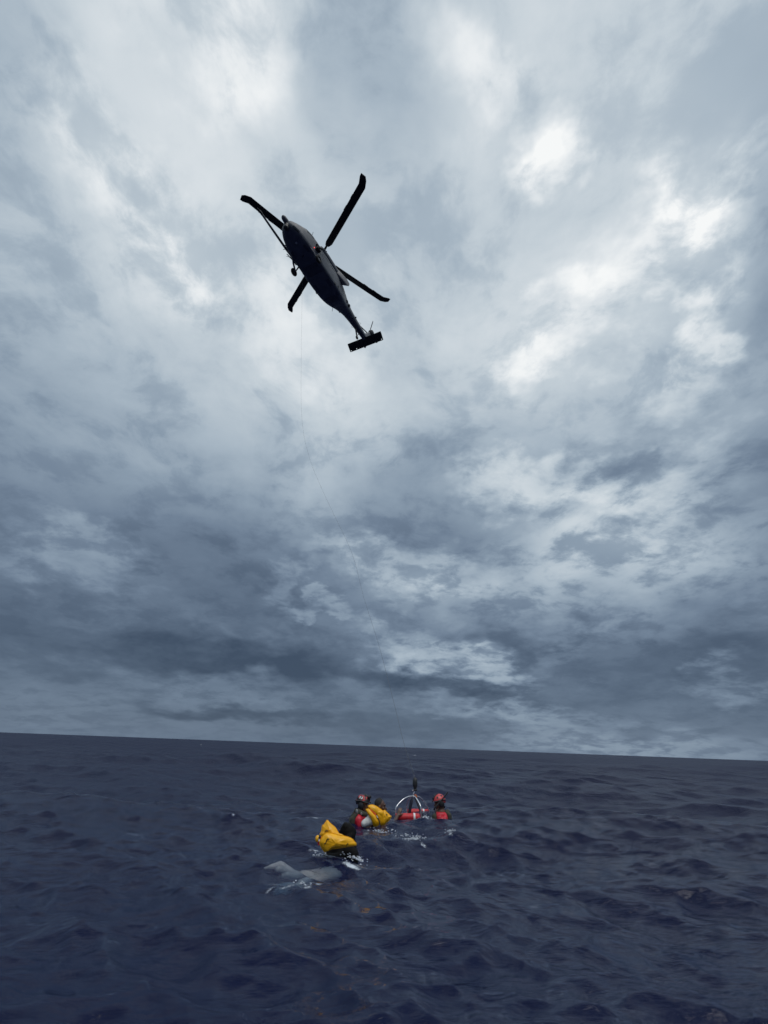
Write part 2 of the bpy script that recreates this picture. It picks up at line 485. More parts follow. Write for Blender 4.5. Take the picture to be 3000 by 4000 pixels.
# ------------------------------------------------------------------ shape builder
class MB:
    """collects shapes; build() links them as one mesh object"""
    def __init__(self):
        self.v, self.f = [], []

    def add(self, verts, faces):
        o = len(self.v)
        self.v += [Vector(p) for p in verts]
        self.f += [[i + o for i in fc] for fc in faces]
        return self

    def loft(self, rings, caps=True, closed=True):
        k = len(rings[0])
        verts = [p for r in rings for p in r]
        faces = []
        for i in range(len(rings) - 1):
            for j in range(k if closed else k - 1):
                j2 = (j + 1) % k
                faces.append([i * k + j, i * k + j2, (i + 1) * k + j2, (i + 1) * k + j])
        if caps:
            faces.append(list(range(k))[::-1])
            faces.append([(len(rings) - 1) * k + j for j in range(k)])
        return self.add(verts, faces)

    def tube(self, path, rad, sides=8, flat=1.0, up=(0, 0, 1)):
        path = [Vector(p) for p in path]
        rings = []
        prev = None
        for i, p in enumerate(path):
            d = (path[min(i + 1, len(path) - 1)] - path[max(i - 1, 0)]).normalized()
            if prev is None:
                a = d.cross(Vector(up))
                if a.length < 1e-3:
                    a = d.cross(Vector((1, 0, 0)))
            else:
                a = prev - d * prev.dot(d)
            a.normalize()
            prev = a
            b = d.cross(a)
            r = rad[i] if isinstance(rad, (list, tuple)) else rad
            rings.append([p + (a * math.cos(t) + b * math.sin(t) * flat) * r for t in (2 * PI * s / sides for s in range(sides))])
        return self.loft(rings)

    def box(self, c, size, rot=None):
        m = rot or Matrix.Identity(3)
        hx, hy, hz = (s / 2 for s in size)
        vs = [Vector(c) + m @ Vector((x, y, z)) for x in (-hx, hx) for y in (-hy, hy) for z in (-hz, hz)]
        return self.add(vs, [[0, 1, 3, 2], [4, 6, 7, 5], [0, 4, 5, 1], [2, 3, 7, 6], [0, 2, 6, 4], [1, 5, 7, 3]])

    def ell(self, c, rad, rot=None, nu=16, nv=10):
        m = rot or Matrix.Identity(3)
        rings = []
        for i in range(nv + 1):
            t = PI * min(max(i / nv, 0.02), 0.98)
            rings.append([Vector(c) + m @ Vector((rad[0] * math.sin(t) * math.cos(2 * PI * j / nu), rad[1] * math.sin(t) * math.sin(2 * PI * j / nu),
                                                  -rad[2] * math.cos(t))) for j in range(nu)])
        return self.loft(rings)

    def lathe(self, c, axis, prof, sides=20):
        """prof: list of (distance along axis, radius)"""
        ax = Vector(axis).normalized()
        a = ax.orthogonal().normalized()
        b = ax.cross(a)
        return self.loft([[Vector(c) + ax * h + (a * math.cos(2 * PI * j / sides) + b * math.sin(2 * PI * j / sides)) * r for j in range(sides)]
                          for h, r in prof])

    def torus(self, c, axis, r0, r1, n0=28, n1=10):
        ax = Vector(axis).normalized()
        a = ax.orthogonal().normalized()
        b = ax.cross(a)
        o = len(self.v)
        vs, fs = [], []
        for i in range(n0):
            t = 2 * PI * i / n0
            rd = a * math.cos(t) + b * math.sin(t)
            for j in range(n1):
                s = 2 * PI * j / n1
                vs.append(Vector(c) + rd * (r0 + r1 * math.cos(s)) + ax * r1 * math.sin(s))
                fs.append([i * n1 + j, ((i + 1) % n0) * n1 + j, ((i + 1) % n0) * n1 + (j + 1) % n1, i * n1 + (j + 1) % n1])
        return self.add(vs, fs)

    def build(self, name, mat, parent=None, smooth=True, sharp=40):
        ob = mesh_ob(name, self.v, self.f, mat, parent, False)
        me = ob.data
        bm = bmesh.new()
        bm.from_mesh(me)
        bmesh.ops.recalc_face_normals(bm, faces=bm.faces)
        bm.to_mesh(me)
        bm.free()
        if smooth:
            me.shade_smooth()
            me.set_sharp_from_angle(angle=R(sharp))
        return ob


def baked(ob):
    """replace an object's mesh by its modified one"""
    dg = bpy.context.evaluated_depsgraph_get()
    me = bpy.data.meshes.new_from_object(ob.evaluated_get(dg))
    ob.modifiers.clear()
    old = ob.data
    ob.data = me
    bpy.data.meshes.remove(old)
    return ob


def spline(keys, x, col):
    """smooth interpolation in a table of key rows"""
    ks = keys
    if x >= ks[0][0]:
        return ks[0][col]
    for i in range(len(ks) - 1):
        if ks[i][0] >= x >= ks[i + 1][0]:
            x0, x1 = ks[i][0], ks[i + 1][0]
            t = (x0 - x) / (x0 - x1)
            def sl(k):
                a, b = ks[max(k - 1, 0)], ks[min(k + 1, len(ks) - 1)]
                return (b[col] - a[col]) / (a[0] - b[0])
            m0, m1 = sl(i) * (x0 - x1), sl(i + 1) * (x0 - x1)
            t2, t3 = t * t, t * t * t
            return (2 * t3 - 3 * t2 + 1) * ks[i][col] + (t3 - 2 * t2 + t) * m0 + (-2 * t3 + 3 * t2) * ks[i + 1][col] + (t3 - t2) * m1
    return ks[-1][col]


# ------------------------------------------------------------------ helicopter (x forward, y left, z up, rotor hub at the origin)
M_HULL = material('dark_grey_hull_paint', (0.15, 0.158, 0.172), 0.5, var=0.2, vscale=1.6, bump=0.004, bscale=3.0)
M_PANEL = material('belly_panel_paint', (0.10, 0.105, 0.115), 0.6, var=0.25, vscale=2.5)
M_BLADE = material('black_blade_paint', (0.020, 0.021, 0.022), 0.55, var=0.25, vscale=3.0)
M_DARK = material('dark_metal', (0.035, 0.036, 0.04), 0.5, metal=0.3, var=0.3)
M_TYRE = material('tyre_rubber', (0.018, 0.018, 0.019), 0.8, var=0.2)
M_GLASS = material('tinted_canopy_glass', (0.012, 0.014, 0.017), 0.06, spec=0.8)
M_BARE = material('bare_metal', (0.55, 0.56, 0.58), 0.3, metal=0.9, var=0.1)
M_PALE = material('pale_grey_radome_paint', (0.20, 0.21, 0.215), 0.5, var=0.1)

heli = empty('helicopter')
hm = (Matrix.Rotation(R(-119.67), 3, 'Z') @ Matrix.Rotation(R(-1.67), 3, 'Y') @ Matrix.Rotation(R(-4.85), 3, 'X'))
heli.rotation_euler = hm.to_euler()
heli.location = (-7.228, 23.946, 43.109)
HELI_M = Matrix.Translation(heli.location) @ hm.to_4x4()
tag(heli, 'dark grey rescue helicopter hovering nose up left in the clouded sky', 'helicopter')

# x, half width, bottom z, top z
HULL = [(4.58, .16, -2.12, -1.80), (4.45, .44, -2.33, -1.62), (4.15, .68, -2.50, -1.48), (3.7, .90, -2.62, -1.34), (3.2, 1.04, -2.70, -1.12),
        (2.7, 1.12, -2.74, -0.98), (2.1, 1.17, -2.75, -0.92), (1.2, 1.19, -2.75, -0.92), (-1.2, 1.19, -2.75, -0.95), (-2.2, 1.16, -2.72, -1.0),
        (-3.0, 1.06, -2.64, -1.05), (-3.7, .88, -2.48, -1.08), (-4.3, .70, -2.26, -1.10), (-5.2, .54, -2.03, -1.12), (-6.6, .40, -1.90, -1.16),
        (-8.0, .33, -1.80, -1.20), (-9.0, .26, -1.72, -1.22), (-9.55, .12, -1.60, -1.30)]


def hull_pt(x, ang, out=0.0):
    hw, zb, zt = (spline(HULL, x, c) for c in (1, 2, 3))
    box = max(2.6, 7.0 - max(0, x - 2.0) * 1.9) if x > -2.5 else max(2.4, 7.0 + (x + 2.5) * 1.6)
    e = 2.0 / box
    c, s = math.cos(ang), math.sin(ang)
    y = (hw + out) * math.copysign(abs(c) ** e, c)
    z = (zb + zt) / 2 + ((zt - zb) / 2 + out) * math.copysign(abs(s) ** e, s)
    return Vector((x, y, z))


b = MB()
xs = [4.58 - 14.13 * (i / 79) ** 1.0 for i in range(80)]
b.loft([[hull_pt(x, 2 * PI * j / 48) for j in range(48)] for x in xs])
fus = b.build('fuselage', M_HULL, heli, sharp=60)


def hull_patch(name, x0, x1, a0, a1, mat, parent, out=0.012, slant=0.0):
    """panel that follows the hull; angles in degrees from the left side, up positive"""
    nx, na = 6, 6
    g0, g1 = [], []
    for i in range(nx + 1):
        for j in range(na + 1):
            ang = R(a0 + (a1 - a0) * j / na)
            x = x0 + (x1 - x0) * i / nx + slant * (j / na - 0.5)
            g0.append(hull_pt(x, ang, out))
            g1.append(hull_pt(x, ang, -0.01))
    k = na + 1
    n0 = len(g0)
    fs = []
    for i in range(nx):
        for j in range(na):
            q = [i * k + j, i * k + j + 1, (i + 1) * k + j + 1, (i + 1) * k + j]
            fs.append(q)
            fs.append([t + n0 for t in q[::-1]])
    rim = [j for j in range(na)] + [i * k + na for i in range(nx)] + [nx * k + j for j in range(na, 0, -1)] + [i * k for i in range(nx, 0, -1)]
    for p, q in zip(rim, rim[1:] + rim[:1]):
        fs.append([p, q, q + n0, p + n0])
    return MB().add(g0 + g1, fs).build(name, mat, parent, sharp=30)


for s in (1, -1):
    f = lambda a: a if s == 1 else 180 - a
    hull_patch('windscreen', 3.75, 2.75, f(50), f(84), M_GLASS, heli, slant=-0.1)
    hull_patch('chin_window', 4.15, 3.55, f(-38), f(-14), M_GLASS, heli)
    d = hull_patch('cockpit_door', 3.25, 2.05, f(-40), f(42), M_HULL, heli, out=0.010)
    hull_patch('window', 3.05, 2.2, f(8), f(38), M_GLASS, d, out=0.022, slant=0.2)
    d = hull_patch('cabin_door', 0.55, -1.35, f(-42), f(44), M_HULL, heli, out=0.014)
    for xx in (0.4, -0.5):
        hull_patch('window', xx, xx - 0.72, f(6), f(36), M_GLASS, d, out=0.026)
    hull_patch('gunner_window', 1.75, 0.85, f(0), f(36), M_GLASS, heli, out=0.016)
    for xx, aa in ((-1.75, -18), (-2.2, -6)):
        MB().box(hull_pt(xx, R(f(aa)), 0.004), (0.20, 0.03, 0.22)).build('vent', M_DARK, heli)

for x0, x1, a0, a1 in ((2.6, 1.9, -116, -98), (2.6, 1.9, -82, -64), (0.9, -0.1, -108, -72), (-0.9, -1.7, -118, -95), (-0.9, -1.7, -85, -62), (-2.6, -3.3, -104, -76)):
    hull_patch('belly_panel', x0, x1, a0, a1, M_PANEL, heli, out=0.008)

# engine deck and cowlings
b = MB()
COWL = [(2.35, .30, -1.0, -.93), (2.0, .55, -1.05, -.70), (1.3, .62, -1.1, -.48), (0.3, .62, -1.1, -.40), (-1.2, .60, -1.1, -.42), (-2.6, .50, -1.12, -.62),
        (-3.8, .36, -1.15, -.86), (-4.6, .2, -1.2, -1.06)]
b.loft([[Vector((x, spline(COWL, x, 1) * math.copysign(abs(math.cos(t)) ** .6, math.cos(t)),
                 (spline(COWL, x, 2) + spline(COWL, x, 3)) / 2 + (spline(COWL, x, 3) - spline(COWL, x, 2)) / 2 * math.copysign(abs(math.sin(t)) ** .6, math.sin(t))))
         for t in (2 * PI * j / 28 for j in range(28))] for x in [2.35 - 6.95 * i / 30 for i in range(31)]])
b.build('engine_deck', M_HULL, heli)
for s in (1, -1):
    b = MB()
    b.lathe((0, s * 0.86, -0.74), (-1, 0, 0), [(-1.05, .20), (-1.0, .27), (-0.7, .34), (0, .40), (0.9, .41), (1.6, .36), (2.1, .33)], 24)
    eng = b.build('engine', M_HULL, heli)
    MB().lathe((1.06, s * 0.86, -0.74), (1, 0, 0), [(-0.02, .15), (.02, .13), (.06, .05)], 16).build('intake', M_DARK, eng)
    # exhaust shroud flaring out and back to a point
    b = MB()
    rings = []
    for x, yc, hw, zc, hh in ((-1.3, .90, .34, -.76, .33), (-1.9, 1.02, .40, -.85, .38), (-2.4, 1.18, .40, -.98, .40), (-2.75, 1.32, .34, -1.12, .34)):
        rings.append([Vector((x - 0.36 * math.cos(t), s * (yc + hw * math.copysign(abs(math.cos(t)) ** .5, math.cos(t))),
                              zc + hh * math.copysign(abs(math.sin(t)) ** .5, math.sin(t)))) for t in (2 * PI * j / 24 for j in range(24))])
    b.loft(rings)
    b.build('exhaust', M_HULL, eng, sharp=30)

# main rotor
b = MB()
b.lathe((0, 0, -0.5), (0, 0, 1), [(-.2, .34), (0, .26), (.25, .17), (.42, .17)], 20)
b.build('rotor_mast', M_DARK, heli)
b = MB()
b.lathe((0, 0, 0), (0, 0, 1), [(-.18, .22), (-.12, .42), (.10, .42), (.16, .30), (.22, .30), (.28, .12)], 24)
BLADE_AZ = -25.78
hub = b.build('rotor_hub', M_DARK, heli)
CONE = math.tan(R(4.36))
for k in range(4):
    a = R(BLADE_AZ + 90 * k)
    er = Vector((math.cos(a), math.sin(a), 0))
    et = Vector((-math.sin(a), math.cos(a), 0))
    ez = Vector((0, 0, 1))
    def bpt(r, c, h):
        return er * r + et * c + ez * (h + 0.02 + r * CONE * (0.55 + 0.45 * r / 8.18))
    MB().tube([bpt(.3, 0, 0), bpt(.7, 0, 0), bpt(1.25, 0, 0), bpt(1.5, -.03, 0)], [.13, .11, .10, .08], 12).build('blade_spindle', M_DARK, hub)
    MB().tube([bpt(.45, .28, -.1), bpt(.95, .22, -.06)], .045, 8).build('lag_damper', M_DARK, hub)
    MB().tube([Vector((er.x * .32, er.y * .32, -.45)) + et * .22, bpt(.75, .24, -.08)], .025, 8).build('pitch_link', M_DARK, hub)
    b = MB()
    rings = []
    for r in [1.32, 1.45, 1.7] + [1.9 + 5.4 * i / 12 for i in range(13)] + [7.45, 7.7, 7.95, 8.16, 8.19]:
        ch = 0.66 if r > 1.6 else 0.34 + 0.32 * (r - 1.32) / 0.28
        sweep = -0.32 * max(0, (r - 7.45) / 0.74)
        if r > 8.0:
            ch *= 0.72
        pit = R(15 - 12 * (r / 8.18))
        th = 0.055 if r < 7.4 else 0.045
        sec = []
        for t in (2 * PI * j / 18 for j in range(18)):
            u = 0.5 * math.cos(t)                      # +0.5 leading edge
            prof = 0.5 * math.sin(t) * (0.55 + 0.75 * (u + 0.5)) * th
            c0 = (u - 0.02) * ch + sweep + ch * 0.10
            if r > 1.6 and u < -0.42:
                c0 -= 0.0
            sec.append(bpt(r, c0 * math.cos(pit), prof + c0 * math.sin(pit)))
        rings.append(sec)
    b.loft(rings)
    bl = b.build('rotor_blade', M_BLADE, heli, sharp=50)
    # trim tabs on the trailing edge break its line
    for rr, w in ((5.2, .5), (6.3, .35)):
        p = bpt(rr, -0.27 * math.cos(R(7)), -0.03)
        m = Matrix((er, et, ez)).transposed()
        MB().box(p, (w, .07, .012), m).build('trim_tab', M_BLADE, bl)

# tail fin, tail rotor, stabilator
b = MB()
rings = []
for z, xl, xt, th in ((-1.55, -8.2, -9.6, .20), (-1.1, -8.65, -9.85, .17), (-.5, -9.1, -10.1, .14), (.15, -9.5, -10.35, .12), (.45, -9.62, -10.3, .10)):
    rings.append([Vector(((xl + xt) / 2 + (xl - xt) / 2 * math.cos(t), th * math.sin(t) * (0.75 + 0.25 * math.cos(t)), z)) for t in (2 * PI * j / 20 for j in range(20))])
b.loft(rings)
fin = b.build('tail_fin', M_HULL, heli)
TR = Vector((-9.93, -.30, .35))
tax = Vector((0, -math.cos(R(20)), math.sin(R(20))))
MB().lathe((-9.93, 0.16, .30), (0, -1, .2), [(-.14, .14), (0, .40), (.26, .42), (.40, .26)], 20).build('gearbox', M_DARK, fin)
trm = MB().lathe(TR, tax, [(-.12, .10), (-.02, .17), (.08, .17), (.16, .08)], 16).build('tail_rotor', M_DARK, heli)
ta = (Vector((.24, 0, 1)) - tax * Vector((.24, 0, 1)).dot(tax)).normalized()
tb = tax.cross(ta)
for k in range(4):
    u = ta * math.cos(k * PI / 2) + tb * math.sin(k * PI / 2)
    w = tax.cross(u)
    rings = []
    for r in (.12, .35, .5, 1.0, 1.5, 1.66, 1.70):
        ch = .10 if r < .3 else (.25 if r < 1.6 else .18)
        wd = (w * math.cos(R(25)) + tax * math.sin(R(25)))
        nn = wd.cross(u)
        rings.append([TR + u * r + wd * ch / 2 * math.cos(t) + nn * .018 * math.sin(t) for t in (2 * PI * j / 10 for j in range(10))])
    MB().loft(rings).build('tail_rotor_blade', M_BLADE, trm)
inc = R(33)
cxv, czv = Vector((math.cos(inc), 0, math.sin(inc))), Vector((-math.sin(inc), 0, math.cos(inc)))
ST = Vector((-9.2, 0, -1.9))
rings = []
for y in [-2.19, -2.17] + [-2.1 + 4.2 * i / 8 for i in range(9)] + [2.17, 2.19]:
    sh = 0.9 if abs(y) > 2.18 else 1.0
    rings.append([ST + Vector((0, y, 0)) + cxv * (0.475 * math.cos(t) * sh) + czv * (0.06 * math.sin(t) * (0.6 + 0.4 * math.cos(t)) * sh) for t in (2 * PI * j / 24 for j in range(24))])
stab = MB().loft(rings).build('stabilator', M_BLADE, heli, sharp=50)
cut = MB()
for y in (-2.02, -1.28, 1.28, 2.02):
    cut.lathe(ST + Vector((0, y, 0)) - cxv * 0.35, czv, [(-.3, .055), (.3, .055)], 14)
cut_ob = cut.build('cutter', None)
md = stab.modifiers.new('holes', 'BOOLEAN')
md.operation = 'DIFFERENCE'
md.solver = 'EXACT'
cut_ob.parent = heli
md.object = cut_ob
baked(stab)
bpy.data.objects.remove(cut_ob)
MB().box((-8.75, 0, -1.72), (.7, .30, .16)).build('stabilator_mount', M_HULL, heli)

# landing gear
for s in (1, -1):
    g = empty('main_gear', (0, 0, 0))
    g.parent = heli
    wy, wx, wz = 1.46 * s, 1.18, -3.22
    b = MB()
    b.tube([(2.15, 1.0 * s, -2.55), (1.7, 1.2 * s, -2.85), (wx, 1.30 * s, wz)], [.10, .09, .08], 10)
    b.build('drag_beam', M_HULL, g)
    b = MB()
    b.tube([(wx, 1.24 * s, wz + .05), (wx - .12, 1.16 * s, -2.3), (wx - .2, 1.1 * s, -1.6)], [.055, .075, .08], 10)
    b.tube([(wx, 1.2 * s, wz), (wx, 1.5 * s, wz)], .06, 10)
    b.build('strut', M_DARK, g)
    w = MB().torus((wx, wy, wz), (0, 1, 0), .25, .125, 28, 12).build('wheel', M_TYRE, g)
    MB().lathe((wx, wy, wz), (0, 1, 0), [(-.06, .04), (-.05, .19), (.05, .19), (.06, .04)], 20).build('rim', M_PALE, g)
g = empty('tail_gear')
g.parent = heli
MB().tube([(-7.1, 0, -1.8), (-7.45, 0, -2.4), (-7.72, 0, -2.82)], [.10, .08, .06], 10).build('strut', M_DARK, g)
MB().tube([(-8.0, 0, -1.75), (-7.75, 0, -2.45)], [.05, .04], 8).build('shock_absorber', M_DARK, g)
MB().torus((-7.72, 0, -2.86), (0, 1, 0), .135, .075, 24, 10).lathe((-7.72, 0, -2.86), (0, 1, 0), [(-.05, .03), (-.04, .11), (.04, .11), (.05, .03)], 14).build('wheel', M_TYRE, g)

# nose gear: radome, sensor ball, probe
b = MB()
b.lathe((4.25, 0.05, -1.83), (1, 0, 0.02), [(-.25, .22), (.0, .235), (.45, .235), (.68, .21), (.80, .14), (.86, .04)], 20)
b.build('radome', M_PALE, heli)
b = MB()
b.ell((4.42, 0.14, -2.62), (.24, .24, .25))
b.lathe((4.42, 0.14, -2.45), (0, 0, 1), [(-.06, .2), (.1, .22), (.25, .2)], 18)
sb = b.build('sensor_turret', M_DARK, heli)
MB().lathe((4.63, 0.19, -2.66), (1, .25, -.2), [(-.03, .09), (.02, .085), (.03, .05)], 14).build('lens', M_GLASS, sb)
b = MB()
b.tube([(1.9, -1.22, -2.25), (2.9, -1.30, -2.25), (4.4, -1.30, -2.25), (6.05, -1.31, -2.22)], [.13, .11, .10, .085], 12)
b.tube([(2.2, -1.1, -2.3), (2.2, -1.3, -2.26)], .1, 8)
b.tube([(3.15, -1.0, -2.3), (3.15, -1.3, -2.25)], .05, 8)
pr = b.build('refuelling_probe', M_HULL, heli)
MB().tube([(6.03, -1.31, -2.22), (6.25, -1.31, -2.215), (6.45, -1.31, -2.21), (6.62, -1.31, -2.205)], [.10, .105, .05, .02], 12).build('probe_tip', M_DARK, pr)

# rescue hoist over the right cabin door
HOIST = Vector((0.35, -1.78, -0.62))
b = MB()
b.tube([(0.7, -0.85, -.72), (0.6, -1.2, -.5), (0.42, -1.62, -.5)], [.10, .09, .08], 10)
b.tube([(-.1, -0.85, -.75), (0.2, -1.2, -.55), (0.35, -1.6, -.5)], .05, 8)
ho = b.build('hoist', M_HULL, heli)
MB().lathe((0.1, -1.78, -.50), (1, 0, 0), [(-.12, .10), (-.1, .17), (.42, .17), (.44, .10)], 18).build('winch_drum', M_DARK, ho)
# right side fittings: gun mount, step, mirrors; left side boxes and aerials
b = MB()
b.box((1.45, -1.36, -2.02), (.5, .30, .28)).tube([(1.55, -1.5, -1.98), (2.05, -1.62, -2.02), (2.4, -1.66, -2.05)], [.07, .045, .035], 8)
b.build('gun_mount', M_DARK, heli)
b = MB()
b.box((1.45, 1.36, -2.02), (.5, .30, .28)).tube([(1.55, 1.5, -1.98), (1.2, 1.72, -1.95), (1.0, 1.85, -1.92)], [.07, .045, .035], 8)
b.build('gun_mount', M_DARK, heli)
for p, q, r in (((3.0, -1.0, -2.55), (3.1, -1.32, -2.72), .02), ((2.2, -1.1, -2.6), (2.5, -1.42, -2.75), .02), ((2.35, 0.95, -.95), (2.4, 1.1, -.6), .02),
                ((-3.7, -.6, -2.3), (-4.0, -.75, -2.75), .022), ((-5.9, .2, -1.95), (-6.1, .5, -2.05), .02), ((1.9, .1, -2.72), (1.9, .1, -3.05), .03)):
    MB().tube([p, ((p[0] + q[0]) / 2 - .05, (p[1] + q[1]) / 2, (p[2] + q[2]) / 2), q], r, 6).build('aerial', M_DARK, heli)
for x, y in ((-4.25, .66), (-4.75, .60), (-4.3, -.66), (-4.9, -.60)):
    MB().lathe((x, y * .8, -1.62), (0, math.copysign(1, y), -.25), [(0, .13), (.12, .15), (.24, .15), (.26, .11)], 12).build('flare_dispenser', M_DARK, heli)
for y in (.36, -.36):
    b = MB()
    pts = [(-7.0 - .25 * t, y + math.copysign(.26 * math.sin(PI * t), y), -1.5 - .05 * t) for t in (i / 10 for i in range(11))]
    b.tube(pts, .012, 6).build('aerial_loop', M_DARK, heli)
MB().box((-6.35, .44, -1.45), (.14, .16, .1)).build('sensor_box', M_DARK, heli)
M_RED = bpy.data.materials.new('red_lamp_glow')
M_RED.use_nodes = True
pb = M_RED.node_tree.nodes['Principled BSDF']
pb.inputs['Base Color'].default_value = (.5, .02, .03, 1)
pb.inputs['Emission Color'].default_value = (1, .08, .08, 1)
pb.inputs['Emission Strength'].default_value = 1.6
MB().ell((1.92, 1.36, -2.5), (.045, .04, .04), nu=10, nv=6).build('navigation_light', M_RED, heli)
MB().lathe((3.05, .25, -2.74), (0, 0, -1), [(0, .10), (.05, .10), (.08, .05)], 12).build('landing_light', M_BARE, heli)


# ------------------------------------------------------------------ hoist cable, hook and rescue basket
M_STEEL = material('polished_steel', (0.80, 0.81, 0.82), 0.22, metal=0.85, var=0.08, vscale=20)
M_CABLE = material('steel_cable', (0.10, 0.105, 0.115), 0.5, metal=0.4)
M_BLACKRUB = material('black_rubber', (0.022, 0.024, 0.026), 0.55, var=0.3, vscale=30)
M_REDFOAM = material('red_float_cover', (0.55, 0.018, 0.028), 0.5, var=0.22, vscale=14, bump=0.004, bscale=30)
M_WHITE = material('white_tape', (0.75, 0.76, 0.76), 0.5, var=0.06)
M_NAVY = material('navy_webbing', (0.012, 0.014, 0.030), 0.75, var=0.3, vscale=25, bump=0.003, bscale=60)
M_ORANGE = material('orange_cord', (0.70, 0.16, 0.03), 0.6, var=0.2, vscale=40)

HK = Vector((0.835, 10.1, 0.655))
cab = empty('hoist_cable', HK)
tag(cab, 'thin slack winch cable from helicopter to basket, black weighted hook at its end', 'cable')
pts = [HELI_M @ (HOIST + Vector((0, 0, .02)))] + [Vector(p) for p in (
    (-7.35, 24.3, 29.11), (-6.35, 24.0, 22.2), (-5.2, 23.4, 18.2), (-3.6, 22.4, 14.5), (-1.7, 20.6, 10.29), (-0.79, 18.6, 7.14), (-0.01, 16.2, 4.52),
    (0.5, 13.2, 2.27), (0.68, 11.5, 1.3))] + [HK]


def catmull(pts, k, closed=False):
    n_ = len(pts)
    out = []
    for i in range(n_ if closed else n_ - 1):
        g = (lambda j: pts[j % n_]) if closed else (lambda j: pts[min(max(j, 0), n_ - 1)])
        a, b_, c, d = g(i - 1), g(i), g(i + 1), g(i + 2)
        for q in range(k):
            t = q / k
            out.append(0.5 * ((2 * b_) + (c - a) * t + (2 * a - 5 * b_ + 4 * c - d) * t * t + (3 * b_ - a - 3 * c + d) * t ** 3))
    if not closed:
        out.append(pts[-1])
    return out


MB().tube([p - HK for p in catmull(pts, 10)], 0.0042, 6).build('cable', M_CABLE, cab)
b = MB()
b.lathe((0, 0, -.005), (0, 0, -1), [(-.02, .012), (0, .036), (.03, .047), (.09, .049), (.125, .046), (.16, .032), (.185, .027)], 20)
b.build('bumper', M_BLACKRUB, cab)
MB().torus((0, 0, -.20), (0, 0, 1), .024, .016, 20, 10).build('swivel', M_BLACKRUB, cab)
b = MB()
hp = [(-.008, 0, -.19), (-.010, 0, -.235), (-.03, 0, -.26), (-.036, 0, -.29), (-.018, 0, -.315), (.008, 0, -.31), (.018, 0, -.29)]
b.tube(catmull([Vector(p) for p in hp], 5), .011, 10)
b.tube([(-.01, 0, -.20), (-.04, -.01, -.205), (-.055, -.01, -.215)], .008, 8)
b.build('hook', M_STEEL, cab)

bas = empty('rescue_basket', (0.78, 10.15, 0))
tag(bas, 'steel framed rescue basket with red floats half sunk in the sea between the swimmers', 'basket')
BO = Vector((0.78, 10.15, 0))


def rel(ps, o=BO):
    return [Vector(p) - o for p in ps]


AP = (0.80, 10.1, 0.352)
b = MB()
for leg in ([(.437, 9.87, -.38), (.437, 9.85, .05), (.442, 9.85, .16), (.475, 9.87, .215), (.585, 9.93, .305), (.70, 10.03, .345), AP],
            [(.928, 9.87, -.38), (.928, 9.85, .05), (.926, 9.85, .175), (.905, 9.88, .245), (.85, 9.98, .325), (.825, 10.05, .345), AP]):
    b.tube(catmull(rel(leg), 5), .0115, 10)
b.build('bail', M_STEEL, bas)
b = MB()
for leg in ([(1.15, 10.5, -.38), (1.15, 10.5, .04), (1.14, 10.49, .10), (1.06, 10.4, .23), (.93, 10.22, .33), AP],
            [(.70, 10.5, -.38), (.69, 10.5, .04), (.69, 10.49, .12), (.71, 10.4, .25), (.76, 10.22, .33), AP]):
    b.tube(catmull(rel(leg), 5), .0085, 10)
b.build('bail', M_STEEL, bas)
b = MB()
c4 = [(.437, 9.87, -.38), (.928, 9.87, -.38), (1.15, 10.5, -.38), (.70, 10.5, -.38)]
b.tube(rel(c4 + c4[:1]), .012, 8)
MB().tube(rel([(p[0], p[1], .02) for p in c4 + c4[:1]]), .012, 8).build('rail', M_STEEL, bas)
for i in range(1, 7):
    t = i / 7
    pa = Vector(c4[0]).lerp(Vector(c4[3]), t)
    pb = Vector(c4[1]).lerp(Vector(c4[2]), t)
    b.tube([pa - BO, pb - BO], .006, 6)
b.build('cradle', M_STEEL, bas)
for (p, q, tp) in (((.435, 9.835, .030), (.905, 9.835, .042), .77), ((.71, 10.53, .035), (1.17, 10.53, .040), .72)):
    p, q = Vector(p) - BO, Vector(q) - BO
    d = (q - p)
    L = d.length
    b = MB()
    prof = [(0, .035), (.012, .055), (.03, .062)] + [(.03 + (L - .06) * i / 10, .0625 + .0025 * math.sin(i * 2.1)) for i in range(1, 10)] + [(L - .03, .062), (L - .012, .055), (L, .035)]
    b.lathe(p, d, prof, 24)
    fl = b.build('float', M_REDFOAM, bas)
    MB().lathe(p + d * tp, d, [(-.018, .0635), (-.017, .0675), (.017, .0675), (.018, .0635)], 24).build('band', M_WHITE, fl)
b = MB()
b.tube(catmull(rel([(.785, 10.07, .33), (.765, 10.06, .29), (.745, 10.05, .22), (.73, 10.05, .15), (.72, 10.05, .06)]), 4), [.02 + .026 * min(1, i / 5) for i in range(17)], 12, flat=.5)
b.build('stowage_pouch', M_NAVY, bas)
b = MB()
b.tube(catmull(rel([(.835, 10.08, .335), (.87, 9.99, .25), (.92, 9.92, .14), (.965, 9.90, .04), (.98, 9.90, -.06)]), 4), .026, 8, flat=.35)
b.build('strap', M_NAVY, bas)
b = MB()
b.tube(catmull(rel([(.82, 10.06, .365), (.845, 10.05, .375), (.862, 10.05, .35), (.85, 10.05, .315), (.862, 10.04, .30)]), 4), .010, 8)
b.build('lashing', M_ORANGE, bas)


